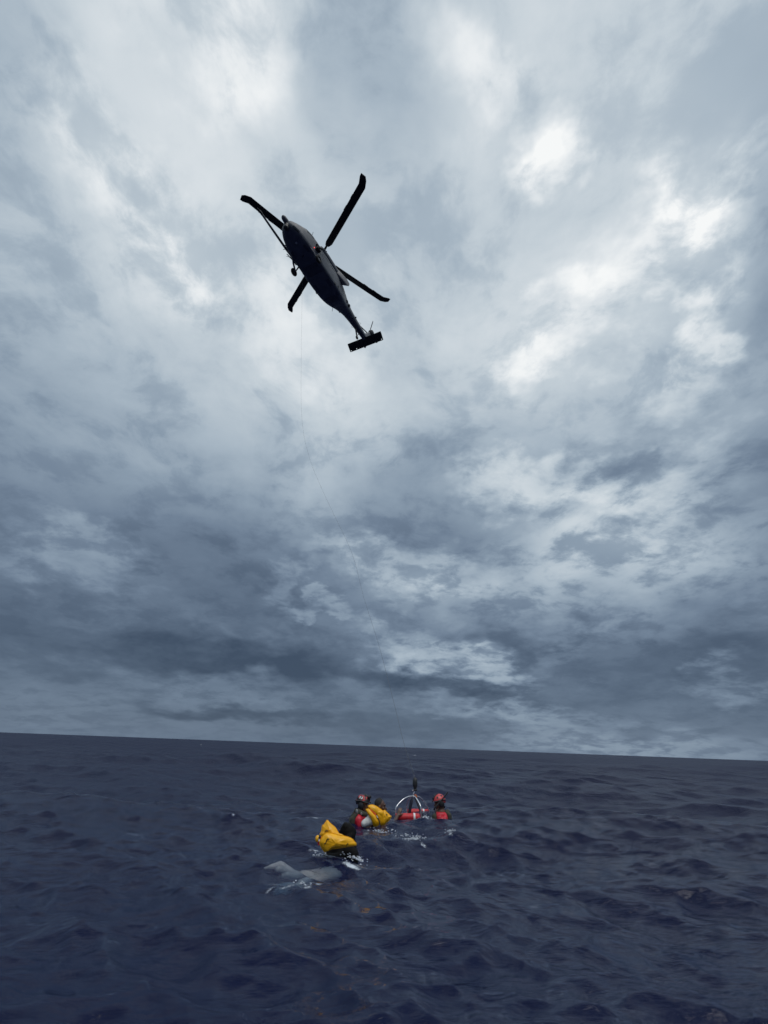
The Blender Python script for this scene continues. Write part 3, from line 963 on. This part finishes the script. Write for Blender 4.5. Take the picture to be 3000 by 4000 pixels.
# ------------------------------------------------------------------ people
class Body:
    """joints and limbs blended into one continuous skin"""
    def __init__(self, origin):
        self.m = MB()
        self.o = Vector(origin)

    def limb(self, ps, rs, sides=12):
        ps = [Vector(p) - self.o for p in ps]
        for i in range(len(ps) - 1):
            self.m.tube([ps[i], ps[i].lerp(ps[i + 1], .5), ps[i + 1]], [rs[i], (rs[i] + rs[i + 1]) / 2, rs[i + 1]], sides)
        for p, r in zip(ps, rs):
            self.m.ell(p, (r, r, r), nu=sides, nv=8)
        return self

    def blob(self, c, rad, rot=None):
        self.m.ell(Vector(c) - self.o, rad, rot, 16, 12)
        return self

    def head(self, c, fwd, up):
        f = Vector(fwd).normalized()
        u = (Vector(up) - f * Vector(up).dot(f)).normalized()
        r = f.cross(u)
        rot = Matrix((r, f, u)).transposed()
        at = lambda x, y, z: Vector(c) + r * x + f * y + u * z
        self.blob(at(0, -.012, .022), (.074, .094, .094), rot)
        self.blob(at(0, .022, -.045), (.058, .064, .072), rot)
        self.blob(at(0, .058, -.098), (.026, .024, .022), rot)
        self.limb([at(0, .082, .004), at(0, .108, -.036)], [.010, .016])
        self.blob(at(0, .088, .026), (.046, .012, .012), rot)
        self.blob(at(0, .088, -.066), (.026, .013, .012), rot)
        for s in (-1, 1):
            self.blob(at(.076 * s, -.004, -.012), (.012, .021, .033), rot)
            self.blob(at(.040 * s, .062, -.024), (.022, .024, .022), rot)
        self.limb([at(0, -.02, -.07), at(0, -.035, -.17)], [.055, .058])
        return rot, at

    def hand(self, w, d, palm, curl=0.5, side=1):
        """wrist, pointing direction, palm normal"""
        d = Vector(d).normalized()
        pn = (Vector(palm) - d * Vector(palm).dot(d)).normalized()
        x = d.cross(pn) * side
        w = Vector(w)
        for i, (o, l) in enumerate(((-.030, .070), (-.010, .080), (.010, .076), (.029, .060))):
            k0 = w + d * .085 + x * o
            k1 = k0 + (d * math.cos(curl * .6) + pn * math.sin(curl * .6)) * l * .5
            k2 = k1 + (d * math.cos(curl * 1.8) + pn * math.sin(curl * 1.8)) * l * .5
            self.limb([w + d * .03 + x * o * .7, k0, k1, k2], [.015, .0115, .010, .0085], 8)
        t0 = w + d * .025 - x * .03
        t1 = t0 + (d * .6 - x * .75 + pn * .35).normalized() * .04
        t2 = t1 + (d * .9 - x * .2 + pn * .5).normalized() * .034
        self.limb([w, t0, t1, t2], [.022, .018, .013, .010], 8)
        return self

    def skin(self, name, mat, parent, voxel=.009, smooth=3):
        ob = self.m.build(name, mat, parent)
        ob.location = self.o - (parent.location if parent else Vector())
        md = ob.modifiers.new('fuse', 'REMESH')
        md.mode = 'VOXEL'
        md.voxel_size = voxel
        md.use_smooth_shade = True
        ms = ob.modifiers.new('relax', 'SMOOTH')
        ms.factor = .5
        ms.iterations = smooth
        bpy.context.view_layer.update()
        baked(ob)
        ob.data.shade_smooth()
        return ob


def pillow(name, outline, y0, thick, mat, parent, base, ax=0.0, az=0.0, seam=.008, seed=0):
    """inflated fabric bladder sewn along an outline given as (x, z); ax, az lean it in depth. Returns object and surface lookup"""
    o2 = catmull([Vector((p[0], p[1], 0)) for p in outline], 4, closed=True)
    cx = sum(p.x for p in o2) / len(o2)
    cz = sum(p.y for p in o2) / len(o2)
    k = len(o2)
    ss = [.18, .36, .54, .70, .83, .92, .97, 1.0]

    def pos(x, z, h, side):
        y = y0 + ax * (x - cx) + az * (z - cz)
        w = .14 * thick * mnoise.noise(Vector((x * 16 + seed, z * 16, side * 3.0))) + .12 * thick * mnoise.noise(Vector((x * 50, z * 50 + seed, side)))
        return Vector((x, y - side * h * (1 + w / thick), z)) - Vector(base)

    def hgt(s):
        return thick * max(0, 1 - s ** 2.4) ** .62

    vs, fs = [], []
    for side in (1, -1):
        o = len(vs)
        vs.append(pos(cx, cz, hgt(0), side))
        for s in ss:
            for p in o2:
                vs.append(pos(cx + (p.x - cx) * s, cz + (p.y - cz) * s, hgt(s) + (.002 if s > .99 else 0), side))
        for j in range(k):
            fs.append([o, o + 1 + j, o + 1 + (j + 1) % k])
        for i in range(len(ss) - 1):
            for j in range(k):
                a, b_ = o + 1 + i * k + j, o + 1 + i * k + (j + 1) % k
                fs.append([a, a + k, b_ + k, b_])
    # flat welded seam round the edge
    o = len(vs)
    for side in (1, -1):
        for p in o2:
            d = Vector((p.x - cx, p.y - cz, 0)).normalized()
            vs.append(pos(p.x + d.x * seam, p.y + d.y * seam, .0018, side))
    e1 = 1 + (len(ss) - 1) * k
    e2 = 1 + len(ss) * k + e1
    for j in range(k):
        j2 = (j + 1) % k
        fs.append([e1 + j, e1 + j2, o + j2, o + j])
        fs.append([e2 + j, o + k + j, o + k + j2, e2 + j2])
        fs.append([o + j, o + j2, o + k + j2, o + k + j])
    ob = MB().add(vs, fs).build(name, mat, parent, sharp=50)

    def surf(x, z, lift=.004):
        ang = math.atan2(z - cz, x - cx)
        rr = math.hypot(x - cx, z - cz)
        best = 1e9
        edge = rr + 1e-6
        for p in o2:
            da = abs((math.atan2(p.y - cz, p.x - cx) - ang + PI) % (2 * PI) - PI)
            if da < best:
                best, edge = da, math.hypot(p.x - cx, p.y - cz)
        return pos(x, z, hgt(min(1, rr / edge)) + lift, 1)
    return ob, surf


M_YEL = material('yellow_life_vest_fabric', (0.92, 0.45, 0.005), 0.36, var=0.10, vscale=9, bump=0.003, bscale=25)
M_ORP = material('orange_vest_lining', (0.75, 0.10, 0.01), 0.55, var=0.15)
M_MARK = material('dark_vest_print', (0.035, 0.028, 0.02), 0.6)
M_SKIN = material('dark_brown_skin', (0.085, 0.042, 0.028), 0.45, var=0.2, vscale=18)
M_SKIN2 = material('tanned_skin', (0.17, 0.085, 0.055), 0.45, var=0.15, vscale=18)
M_SHIRT = material('wet_white_shirt', (0.66, 0.66, 0.63), 0.55, var=0.14, vscale=22, bump=0.012, bscale=22)
M_HAIR = material('wet_black_hair', (0.005, 0.0045, 0.0045), 0.7, spec=0.15, var=0.4, vscale=50, bump=0.006, bscale=45)
M_HAIR2 = material('short_dark_hair', (0.020, 0.017, 0.016), 0.8, var=0.4, vscale=60, bump=0.004, bscale=90)
M_SUIT = material('black_wetsuit', (0.010, 0.011, 0.012), 0.65, spec=0.25, var=0.3, vscale=14, bump=0.004, bscale=30)
M_OLIVE = material('olive_harness_webbing', (0.045, 0.045, 0.030), 0.8, var=0.35, vscale=25, bump=0.006, bscale=35)
M_REDSUIT = material('red_drysuit', (0.52, 0.012, 0.030), 0.45, var=0.2, vscale=10, bump=0.008, bscale=22)
M_HELM = material('red_helmet_shell', (0.52, 0.050, 0.058), 0.35, var=0.18, vscale=20)
M_HELM2 = material('red_and_black_helmet_shell', (0.012, 0.012, 0.014), 0.4, vscale=9, color2=(0.50, 0.045, 0.055), cut=(0.52, 0.55))
M_HELMK = material('black_helmet_fittings', (0.012, 0.012, 0.014), 0.5, var=0.3, vscale=30)
M_TOP = material('wet_black_top', (0.006, 0.0055, 0.0055), 0.75, spec=0.15, var=0.35, vscale=16, bump=0.01, bscale=18)
M_TROUSER = material('pale_wet_trousers', (0.62, 0.60, 0.55), 0.6, var=0.15, vscale=12, bump=0.012, bscale=16)
M_EYE = material('eye', (0.02, 0.015, 0.012), 0.15)


def helmet(parent, at, rot, pj=None, goggles=False, shell=None):
    """shell with rails, ear cups, goggles mount and chin strap; at() places head-local points (x right, y forward, z up)"""
    po = parent.location
    A = lambda x, y, z: at(x, y, z) - po
    def ring(az, t, k=1.0):
        st, ct = math.sin(t), math.cos(t)
        return A(.108 * k * st * math.cos(az), -.008 + .132 * k * st * math.sin(az), .028 + .118 * k * ct)
    nz, nr = 32, 10
    vs, fs = [], []
    for kk, k in enumerate((1.0, .93)):
        for i in range(nr + 1):
            for j in range(nz):
                az = 2 * PI * j / nz
                lim = R(100 - 16 * math.sin(az) - 8 * abs(math.cos(az)) ** 4)
                vs.append(ring(az, max(.03, lim * i / nr), k))
    n0 = (nr + 1) * nz
    for kk in (0, 1):
        for i in range(nr):
            for j in range(nz):
                a, b_ = kk * n0 + i * nz + j, kk * n0 + i * nz + (j + 1) % nz
                fs.append([a, a + nz, b_ + nz, b_])
        fs.append([kk * n0 + j for j in range(nz)])
    for j in range(nz):
        a, b_ = nr * nz + j, nr * nz + (j + 1) % nz
        fs.append([a, b_, b_ + n0, a + n0])
    sh = MB().add(vs, fs).build('helmet', shell or M_HELM, parent, sharp=60)
    for s in (-1, 1):
        b = MB()
        pr = [ring(a if s > 0 else PI - a, R(78 + 10 * abs(math.sin(a))), 1.05) for a in (R(-65 + 130 * i / 12) for i in range(13))]
        b.tube(pr, .020, 8, flat=.5)
        b.build('side_rail', M_HELMK, sh)
        b = MB()
        b.lathe(A(.092 * s, -.008, -.020), rot @ Vector((s, 0, 0)), [(-.03, .040), (-.01, .055), (.018, .052), (.030, .034)], 18)
        b.build('ear_cup', M_HELMK, sh)
        b = MB()
        b.tube([A(.098 * s, .01, -.03), A(.075 * s, .045, -.085), A(.035 * s, .07, -.118), A(0, .078, -.125)], .012, 8, flat=.5)
        b.tube([A(.098 * s, -.03, -.03), A(.07 * s, -.07, -.075), A(0, -.09, -.10)], .014, 8, flat=.5)
        b.build('chin_strap', M_HELMK, sh)
    b = MB()
    b.tube([ring(R(90), R(a), 1.03) for a in (10, 30, 50, 66)], .026, 8, flat=.45)
    b.box(A(0, .108, .078), (.046, .03, .04), rot)
    b.build('mount', M_HELMK, sh)
    if goggles:
        b = MB()
        b.tube([A(-.05, .095, .118), A(-.02, .112, .125), A(.02, .112, .125), A(.05, .095, .118)], [.020, .027, .027, .020], 10)
        b.box(A(0, .10, .10), (.03, .03, .04), rot)
        b.build('goggles', M_HELMK, sh)
    for a0, t0, w, h in ((-20, 40, 26, 14), (35, 55, 16, 18), (200, 42, 26, 14), (145, 55, 16, 18), (270, 48, 34, 24), (90, 45, 26, 16), (235, 62, 20, 20), (305, 62, 20, 20)):
        pt = lambda u, v, k: ring(R(a0 + w * (u / 4 - .5)), R(t0 + h * (v / 3 - .5) + 3 * math.sin(u * 2.2 + a0)), k)
        MB().loft([[pt(u, v, 1.012) for v in range(4)] + [pt(u, v, .985) for v in (3, 2, 1, 0)] for u in range(5)]).build('hook_patch', M_HELMK, sh)
    if pj:
        a0, t0 = pj
        b = MB()
        gs = [[ring(R(a0 + 44 * (u / 6 - .5)), R(t0 + 24 * (v / 4 - .5)), 1.025) for v in range(5)] for u in range(7)]
        gi = [[ring(R(a0 + 44 * (u / 6 - .5)), R(t0 + 24 * (v / 4 - .5)), .985) for v in range(5)] for u in range(7)]
        b.loft([gs[u] + gi[u][::-1] for u in range(7)])
        pa = b.build('name_patch', M_HELMK, sh)
        # white letters PJ as strokes in patch coordinates (across, down)
        strokes = ([(-.72, 1), (-.72, -1)], [(-.72, -1), (-.28, -.95), (-.16, -.5), (-.28, -.05), (-.72, 0)], [(.62, -1), (.62, .55), (.42, .95), (.16, .8), (.08, .45)])
        b = MB()
        for st in strokes:
            b.tube(catmull([ring(R(a0 + 19 * u), R(t0 + 8.5 * v), 1.035) for u, v in st], 4), .0085, 6, flat=.5)
        b.build('lettering', M_WHITE, pa)
    return sh


def eyes(at, rot, parent):
    for s in (-1, 1):
        MB().ell(at(.032 * s, .084, .006) - parent.location, (.014, .007, .008), rot, 10, 6).build('eye', M_EYE, parent)


# --- rescuer holding the survivor
LR = Vector((-.24, 9.34, 0))
p1 = empty('person', LR)
tag(p1, 'rescuer in black and red helmet holding a survivor from behind, beside the yellow life vest', 'person')
bd = Body(LR)
HC = Vector((-.185, 9.33, .268))
rot, at = bd.head(HC, (.95, -.28, -.08), (.10, 0, 1))
bd.limb([(-.22, 9.36, .10), (-.25, 9.36, -.10), (-.27, 9.37, -.42)], [.10, .135, .135])
bd.blob((-.27, 9.38, -.52), (.15, .17, .13))
for s, hy in ((-1, 9.16), (1, 9.56)):
    bd.limb([(-.25, 9.36 + .12 * s, .05), (-.25, hy, .045), (-.14, hy - .05, -.20), (.03, 9.24 + .05 * s, -.12)], [.085, .075, .052, .036])
    bd.hand((.03, 9.24 + .05 * s, -.12), (1, -.1, .25), (0, -s, 0), .6, s)
    bd.limb([(-.27, 9.38 + .09 * s, -.55), (-.12, 9.38 + .13 * s, -.92), (-.26, 9.38 + .12 * s, -1.30), (-.12, 9.38 + .14 * s, -1.40)], [.095, .065, .042, .035])
body = bd.skin('body', M_SKIN2, p1)
eyes(at, rot, p1)
helmet(p1, at, rot, pj=(-8, 56), goggles=True, shell=M_HELM2)
su = Body(LR)
su.limb([(-.235, 9.36, .085), (-.255, 9.36, -.10), (-.275, 9.37, -.42)], [.115, .155, .15])
for s, hy in ((-1, 9.16), (1, 9.56)):
    su.limb([(-.25, 9.36 + .12 * s, .045), (-.25, hy, .045), (-.15, hy - .05, -.19)], [.10, .088, .065])
su.skin('drysuit', M_REDSUIT, p1, .010)
b = Body(LR)
b.limb([(-.30, 9.14, .12), (-.345, 9.14, .05), (-.355, 9.16, -.12)], [.040, .055, .06])
b.limb([(-.30, 9.30, .16), (-.22, 9.18, .15), (-.13, 9.16, .13)], [.045, .045, .036])
b.limb([(-.30, 9.50, .14), (-.35, 9.50, .05), (-.355, 9.48, -.12)], [.040, .055, .06])
b.limb([(-.355, 9.15, -.02), (-.37, 9.35, .02), (-.355, 9.5, -.02)], [.05, .06, .05])
b.skin('harness', M_OLIVE, p1, .010)
MB().ell(Vector((-.285, 9.12, .175)) - LR, (.024, .02, .036)).build('radio', M_PALE, p1)
MB().torus(Vector((-.20, 9.10, .150)) - LR, (0, 1, .3), .012, .004, 16, 8).build('buckle', M_STEEL, p1)

# --- survivor in the white shirt
SV = Vector((.09, 9.20, 0))
p2 = empty('person', SV)
tag(p2, 'survivor in white shirt and yellow vest, held by a rescuer, reaching for red float', 'person')
bd = Body(SV)
rot, at = bd.head((.135, 9.24, .250), (.97, -.22, .02), (-.05, 0, 1))
bd.limb([(.10, 9.25, .06), (.02, 9.24, -.06), (-.08, 9.25, -.34)], [.09, .125, .12])
bd.blob((-.10, 9.25, -.44), (.14, .15, .12))
bd.limb([(.05, 9.12, .02), (.0, 9.07, .015), (-.10, 9.04, -.05), (.06, 9.0, -.16)], [.08, .065, .046, .034])
bd.hand((.06, 9.0, -.16), (1, 0, .1), (0, 0, 1), .5, 1)
# far arm reaches forward to the float
bd.limb([(.08, 9.36, .03), (.17, 9.42, .0), (.40, 9.62, -.045), (.475, 9.745, .065)], [.08, .062, .044, .031])
bd.hand((.475, 9.745, .065), (.42, .22, .85), (.1, .95, -.2), .55, 1)
for s in (-1, 1):
    bd.limb([(-.11, 9.25 + .08 * s, -.48), (.02, 9.25 + .12 * s, -.85), (-.16, 9.25 + .12 * s, -1.2), (-.05, 9.25 + .13 * s, -1.28)], [.085, .06, .040, .032])
bd.skin('body', M_SKIN, p2)
eyes(at, rot, p2)
b = Body(SV)
b.blob(at(0, -.026, .042), (.079, .088, .088), rot)
b.limb([at(-.05, -.05, -.01), at(0, -.085, -.015), at(.05, -.05, -.01)], [.034, .036, .034])
b.skin('hair', M_HAIR2, p2, .008)
sh = Body(SV)
sh.limb([(.09, 9.25, .035), (.015, 9.24, -.06), (-.08, 9.25, -.34)], [.105, .142, .135])
sh.limb([(.04, 9.12, .03), (-.02, 9.06, .07), (-.09, 9.03, .045), (-.14, 9.02, .02)], [.092, .085, .066, .058])
sh.limb([(.08, 9.34, .02), (.14, 9.39, .01), (.21, 9.45, .0)], [.092, .078, .062])
sh.skin('shirt', M_SHIRT, p2, .009, 2)
SV_A = [(-.124, .219), (-.093, .234), (-.059, .228), (-.029, .206), (.012, .17), (.054, .139), (.086, .098), (.111, .062), (.109, .025), (.075, -.005), (.036, -.005),
        (.001, .025), (-.029, .081), (-.059, .126), (-.096, .176)]
SV_B = [(-.085, .273), (-.051, .288), (.001, .29), (.06, .27), (.119, .237), (.166, .21), (.195, .187), (.203, .131), (.193, .071), (.183, .01), (.146, -.01), (.119, .06),
        (.071, .137), (.023, .177), (-.036, .213), (-.074, .24)]
SV_C = [(.187, .201), (.218, .207), (.26, .171), (.312, .13), (.33, .121), (.308, .083), (.269, .049), (.212, .01), (.172, .0), (.158, .102), (.174, .159)]
ve = empty('life_vest', (0, 0, 0))
ve.parent = p2
va, sa = pillow('bladder', SV_A, 8.99, .050, M_YEL, ve, SV, ax=-.1, az=-.1, seed=1)
vb, sb_ = pillow('bladder', SV_B, 9.05, .062, M_YEL, ve, SV, ax=.15, az=-.1, seed=5)
vc, sc_ = pillow('bladder', SV_C, 9.11, .060, M_YEL, ve, SV, ax=.5, seed=9)
MB().tube(catmull([Vector((x, 8.995, z)) - SV for x, z in ((-.05, .222), (-.006, .198), (.029, .168), (.05, .148))], 4), .020, 8).build('lining', M_ORP, ve)
MB().tube(catmull([Vector((x, 8.972, z)) - SV for x, z in ((.068, .146), (.095, .105), (.119, .067), (.131, .02))], 4), .012, 8, flat=.6).build('strap', M_MARK, ve)
MB().tube([Vector((x, 8.960, z)) - SV for x, z in ((.068, .146), (.090, .112))], .011, 8, flat=.6).build('reflective_tape', M_WHITE, ve)
b = MB()
b.tube([sc_(x, z) for x, z in ((.236, .158), (.259, .155), (.245, .140), (.262, .130))], .005, 6)
b.build('print', M_MARK, ve)

# --- rescuer on the right with snorkel
RR = Vector((1.36, 10.12, 0))
p3 = empty('person', RR)
tag(p3, 'rescuer in red helmet with black snorkel, facing the basket from the right', 'person')
bd = Body(RR)
rot, at = bd.head((1.318, 10.12, .258), (-.93, -.30, -.14), (-.12, 0, 1))
bd.limb([(1.335, 10.13, .10), (1.37, 10.13, -.10), (1.40, 10.14, -.42)], [.10, .135, .135])
bd.blob((1.41, 10.14, -.52), (.15, .17, .13))
for s in (-1, 1):
    bd.limb([(1.36, 10.13 + .11 * s, -.01), (1.37 + .04 * s, 10.13 + .19 * s, -.02), (1.22, 10.13 + .20 * s, -.19), (1.10, 10.13 + .14 * s, -.10)], [.085, .072, .050, .034])
    bd.hand((1.10, 10.13 + .14 * s, -.10), (-1, 0, .15), (0, -s, 0), .6, -s)
    bd.limb([(1.41, 10.14 + .09 * s, -.55), (1.28, 10.14 + .13 * s, -.92), (1.44, 10.14 + .12 * s, -1.3), (1.3, 10.14 + .14 * s, -1.4)], [.095, .065, .042, .035])
bd.skin('body', M_SKIN2, p3)
eyes(at, rot, p3)
helmet(p3, at, rot)
su = Body(RR)
su.limb([(1.35, 10.13, .03), (1.375, 10.13, -.10), (1.40, 10.14, -.42)], [.112, .15, .15])
for s in (-1, 1):
    su.limb([(1.36, 10.13 + .11 * s, -.01), (1.37 + .04 * s, 10.13 + .19 * s, -.02), (1.23, 10.13 + .20 * s, -.19)], [.095, .08, .062])
su.skin('drysuit', M_REDSUIT, p3, .010)
fl = Body(RR)
fl.limb([(1.27, 10.02, .075), (1.30, 9.97, .02), (1.31, 9.95, -.12)], [.045, .062, .06])
fl.limb([(1.41, 10.03, .075), (1.40, 9.97, .02), (1.385, 9.95, -.12)], [.045, .062, .06])
fl.limb([(1.30, 9.96, -.01), (1.39, 9.96, -.01)], [.065, .065])
fl.limb([(1.27, 10.02, .075), (1.33, 10.01, .08), (1.41, 10.03, .075)], [.04, .04, .04])
fl.skin('flotation_collar', M_REDSUIT, p3, .009)
b = Body(RR)
b.limb([(1.235, 10.02, .07), (1.205, 10.0, .04), (1.20, 10.0, -.12)], [.035, .05, .055])
b.limb([(1.46, 10.04, .09), (1.495, 10.04, .06), (1.50, 10.04, -.12)], [.038, .052, .055])
b.limb([(1.44, 10.04, .10), (1.48, 10.12, .11), (1.45, 10.24, .09)], [.04, .045, .04])
b.skin('harness', M_OLIVE, p3, .010)
b = MB()
b.tube(catmull(rel([(1.208, 10.0, .150), (1.205, 9.97, .178), (1.24, 9.955, .212), (1.31, 9.95, .285), (1.40, 9.95, .372), (1.475, 9.955, .448)], RR), 4), .0125, 10)
b.ell(Vector((1.205, 10.0, .160)) - RR, (.022, .03, .022))
b.build('snorkel', M_BLACKRUB, p3)

# --- swimmer nearest the camera
NS = Vector((-.42, 6.62, 0))
p4 = empty('person', NS)
tag(p4, 'swimmer with long black hair, yellow life vest and pale trousers trailing just under water', 'person')
bd = Body(NS)
rot, at = bd.head((-.350, 6.80, .175), (-.80, .55, .10), (.12, 0, 1))
bd.limb([(-.335, 6.78, .02), (-.37, 6.70, -.11), (-.47, 6.50, -.25)], [.085, .095, .09])
bd.blob((-.50, 6.43, -.275), (.12, .11, .07))
bd.limb([(-.28, 6.68, .0), (-.235, 6.62, -.01), (-.22, 6.56, -.18), (-.36, 6.54, -.28)], [.080, .062, .048, .034])
bd.hand((-.36, 6.54, -.28), (-1, 0, -.2), (0, 1, 0), .6, 1)
bd.limb([(-.43, 6.78, .0), (-.50, 6.80, -.02), (-.62, 6.76, -.14), (-.56, 6.68, -.22)], [.08, .062, .046, .034])
bd.hand((-.56, 6.68, -.22), (.6, -.6, -.2), (1, 0, 0), .8, 1)
bd.limb([(-.54, 6.36, -.255), (-.74, 6.10, -.18), (-.94, 5.93, -.15), (-1.05, 5.89, -.075)], [.08, .058, .042, .03])
bd.limb([(-.47, 6.36, -.265), (-.61, 6.00, -.215), (-.80, 5.70, -.245), (-.86, 5.60, -.25)], [.08, .058, .042, .034])
bd.skin('body', M_SKIN, p4)
eyes(at, rot, p4)
tp = Body(NS)
tp.limb([(-.335, 6.77, .015), (-.37, 6.70, -.095), (-.45, 6.52, -.21)], [.10, .115, .108])
tp.limb([(-.30, 6.69, .0), (-.238, 6.625, -.008), (-.22, 6.56, -.17), (-.27, 6.55, -.24)], [.095, .085, .064, .055])
tp.limb([(-.43, 6.78, .0), (-.50, 6.80, -.02), (-.60, 6.76, -.12)], [.09, .076, .058])
tp.limb([(-.52, 6.64, -.07), (-.40, 6.62, -.07)], [.075, .085])
tp.skin('top', M_TOP, p4, .010)
tr = Body(NS)
tr.blob((-.49, 6.43, -0.255), (.145, .125, .10))
tr.limb([(-.54, 6.37, -0.245), (-.66, 6.20, -0.185), (-.74, 6.10, -0.165), (-.86, 6.0, -0.165), (-.95, 5.93, -0.140)], [.10, .092, .082, .07, .066])
tr.limb([(-.47, 6.36, -0.255), (-.55, 6.15, -0.215), (-.62, 5.98, -0.205), (-.72, 5.82, -0.230), (-.79, 5.72, -0.240)], [.10, .092, .082, .07, .06])
tr.limb([(-.56, 6.30, -0.230), (-.60, 6.12, -0.225)], [.07, .06])
tr.skin('trousers', M_TROUSER, p4, .010, 2)
for (a, b_, c) in (((-.93, 5.955, -.085), (-1.02, 5.91, -.012), (-1.17, 5.845, -.030)), ((-.80, 5.69, -.23), (-.86, 5.61, -.24), (-.95, 5.54, -.26))):
    so = Body(NS)
    mid = tuple((p + q) / 2 for p, q in zip(b_, c))
    so.limb([a, b_, mid, c], [.060, .048, .034, .012])
    so.limb([(a[0] + .03, a[1] + .01, a[2] - .02), (b_[0], b_[1] - .03, b_[2] - .03)], [.05, .036])
    so.blob((b_[0] + .03, b_[1] + .02, b_[2] + .03), (.04, .02, .016))
    so.skin('shoe', M_SHIRT, p4, .007, 1)
hr = Body(NS)
hr.blob(at(0, -.022, .036), (.088, .104, .094), rot)
hr.blob(at(-.035, -.02, .085), (.05, .06, .045), rot)
hr.blob(at(.02, .03, .080), (.05, .05, .045), rot)
hr.limb([at(.03, -.06, .03), (-.285, 6.77, .15), (-.255, 6.73, .10), (-.215, 6.68, .06)], [.075, .062, .052, .03])
hr.limb([at(0, -.08, 0), (-.31, 6.72, .12), (-.28, 6.67, .08)], [.07, .065, .05])
hr.skin('hair', M_HAIR, p4, .009)
for ch in p4.children:
    ch.location.y += 0.10
NV_1 = [(-.657, .195), (-.641, .235), (-.639, .287), (-.625, .292), (-.603, .32), (-.59, .339), (-.572, .337), (-.542, .31), (-.474, .268), (-.446, .237), (-.42, .214),
        (-.389, .197), (-.354, .189), (-.444, .13), (-.542, .12), (-.612, .14)]
NV_2 = [(-.634, .15), (-.615, .193), (-.585, .228), (-.562, .239), (-.528, .238), (-.459, .228), (-.4, .214), (-.351, .208), (-.293, .198), (-.243, .177), (-.22, .155),
        (-.197, .136), (-.201, .113), (-.262, .104), (-.333, .098), (-.404, .092), (-.466, .087), (-.494, .078), (-.526, .066), (-.562, .054), (-.588, .075), (-.615, .105)]
ve = empty('life_vest', (0, 0, 0))
ve.parent = p4
v1, s1 = pillow('bladder', NV_1, 6.68, .055, M_YEL, ve, NS, az=.15, seed=2)
v2, s2 = pillow('bladder', NV_2, 6.53, .070, M_YEL, ve, NS, ax=.25, az=-.1, seed=7)
MB().ell(Vector((-.676, 6.55, .172)) - NS, (.028, .04, .036)).build('inflation_tip', M_YEL, ve)
MB().tube([Vector(p) - NS for p in ((-.648, 6.52, .205), (-.640, 6.50, .195), (-.652, 6.50, .183))], [.012, .017, .010], 8).build('inflator', M_BLACKRUB, ve)
MB().tube([Vector(p) - NS for p in ((-.648, 6.505, .178), (-.648, 6.50, .155))], .010, 8).build('valve', M_WHITE, ve)
MB().tube([Vector(p) - NS for p in ((-.650, 6.51, .152), (-.655, 6.51, .130), (-.645, 6.51, .115))], .009, 8).build('pull_tab', M_REDFOAM, ve)
MB().ell(Vector((-.622, 6.50, .186)) - NS, (.014, .012, .018)).build('patch', M_ORP, ve)
b = MB()
b.tube([s2(x, z) for x, z in ((-.578, .139), (-.560, .152), (-.553, .165), (-.551, .180), (-.538, .192), (-.520, .191))], [.005, .010, .011, .008, .010, .004], 8, flat=.5)
b.build('print', M_MARK, ve)
b = MB()
b.tube([s2(x, z) for x, z in ((-.308, .120), (-.303, .136), (-.292, .146), (-.287, .132))], [.004, .007, .008, .004], 8, flat=.5)
b.build('print', M_MARK, ve)
b = MB()
b.tube([s1(x, z) for x, z in ((-.599, .224), (-.591, .242), (-.573, .249), (-.557, .240))], [.004, .007, .008, .004], 8, flat=.5)
b.build('print', M_MARK, ve)


# ------------------------------------------------------------------ distant whitecaps and spray
M_FOAM = material('sea_foam', (0.62, 0.66, 0.72), 0.8, var=0.12, vscale=8)
fo = MB()
rr = random.Random(5)
for i in range(9):
    az = R(rr.uniform(-37, 20))
    dist = 45 * (4 ** rr.random())
    cx, cy = dist * math.sin(az), dist * math.cos(az)
    ln = rr.uniform(.12, .3) * (1 + dist / 90)
    for k in range(rr.randint(2, 5)):
        x, y = cx + rr.uniform(-1, 1) * ln * .6, cy + rr.uniform(-.2, .2) * ln
        fo.ell((x, y, sea_z(x, y) + .02), (ln * rr.uniform(.2, .5), ln * rr.uniform(.08, .2), .02 + .03 * ln), Matrix.Rotation(rr.uniform(-.4, .4), 3, 'Z'), 8, 5)
tag(fo.build('whitecaps', M_FOAM), 'scattered small white foam crests on the far waves', 'foam', kind='stuff')
sp = MB()
for cx, cy, w, cnt in ((0.16, 8.58, .16, 40), (0.63, 8.17, .2, 50), (1.25, 8.36, .08, 24), (-.18, 6.72, .10, 60), (-.20, 6.58, .14, 50), (-.62, 6.66, .08, 20), (1.02, 9.78, .10, 24), (-.66, 5.55, .10, 9)):
    for k in range(cnt):
        x, y = cx + rr.gauss(0, w * .6), cy + rr.gauss(0, w * .35)
        r = rr.uniform(.003, .009)
        sp.ell((x, y, sea_z(x, y) + abs(rr.gauss(0, .018))), (r * rr.uniform(1, 2.2), r, r * rr.uniform(.7, 1.2)), None, 6, 4)
tag(sp.build('spray', M_FOAM), 'white spray and bubbles splashing on the water round the swimmers', 'spray', kind='stuff')
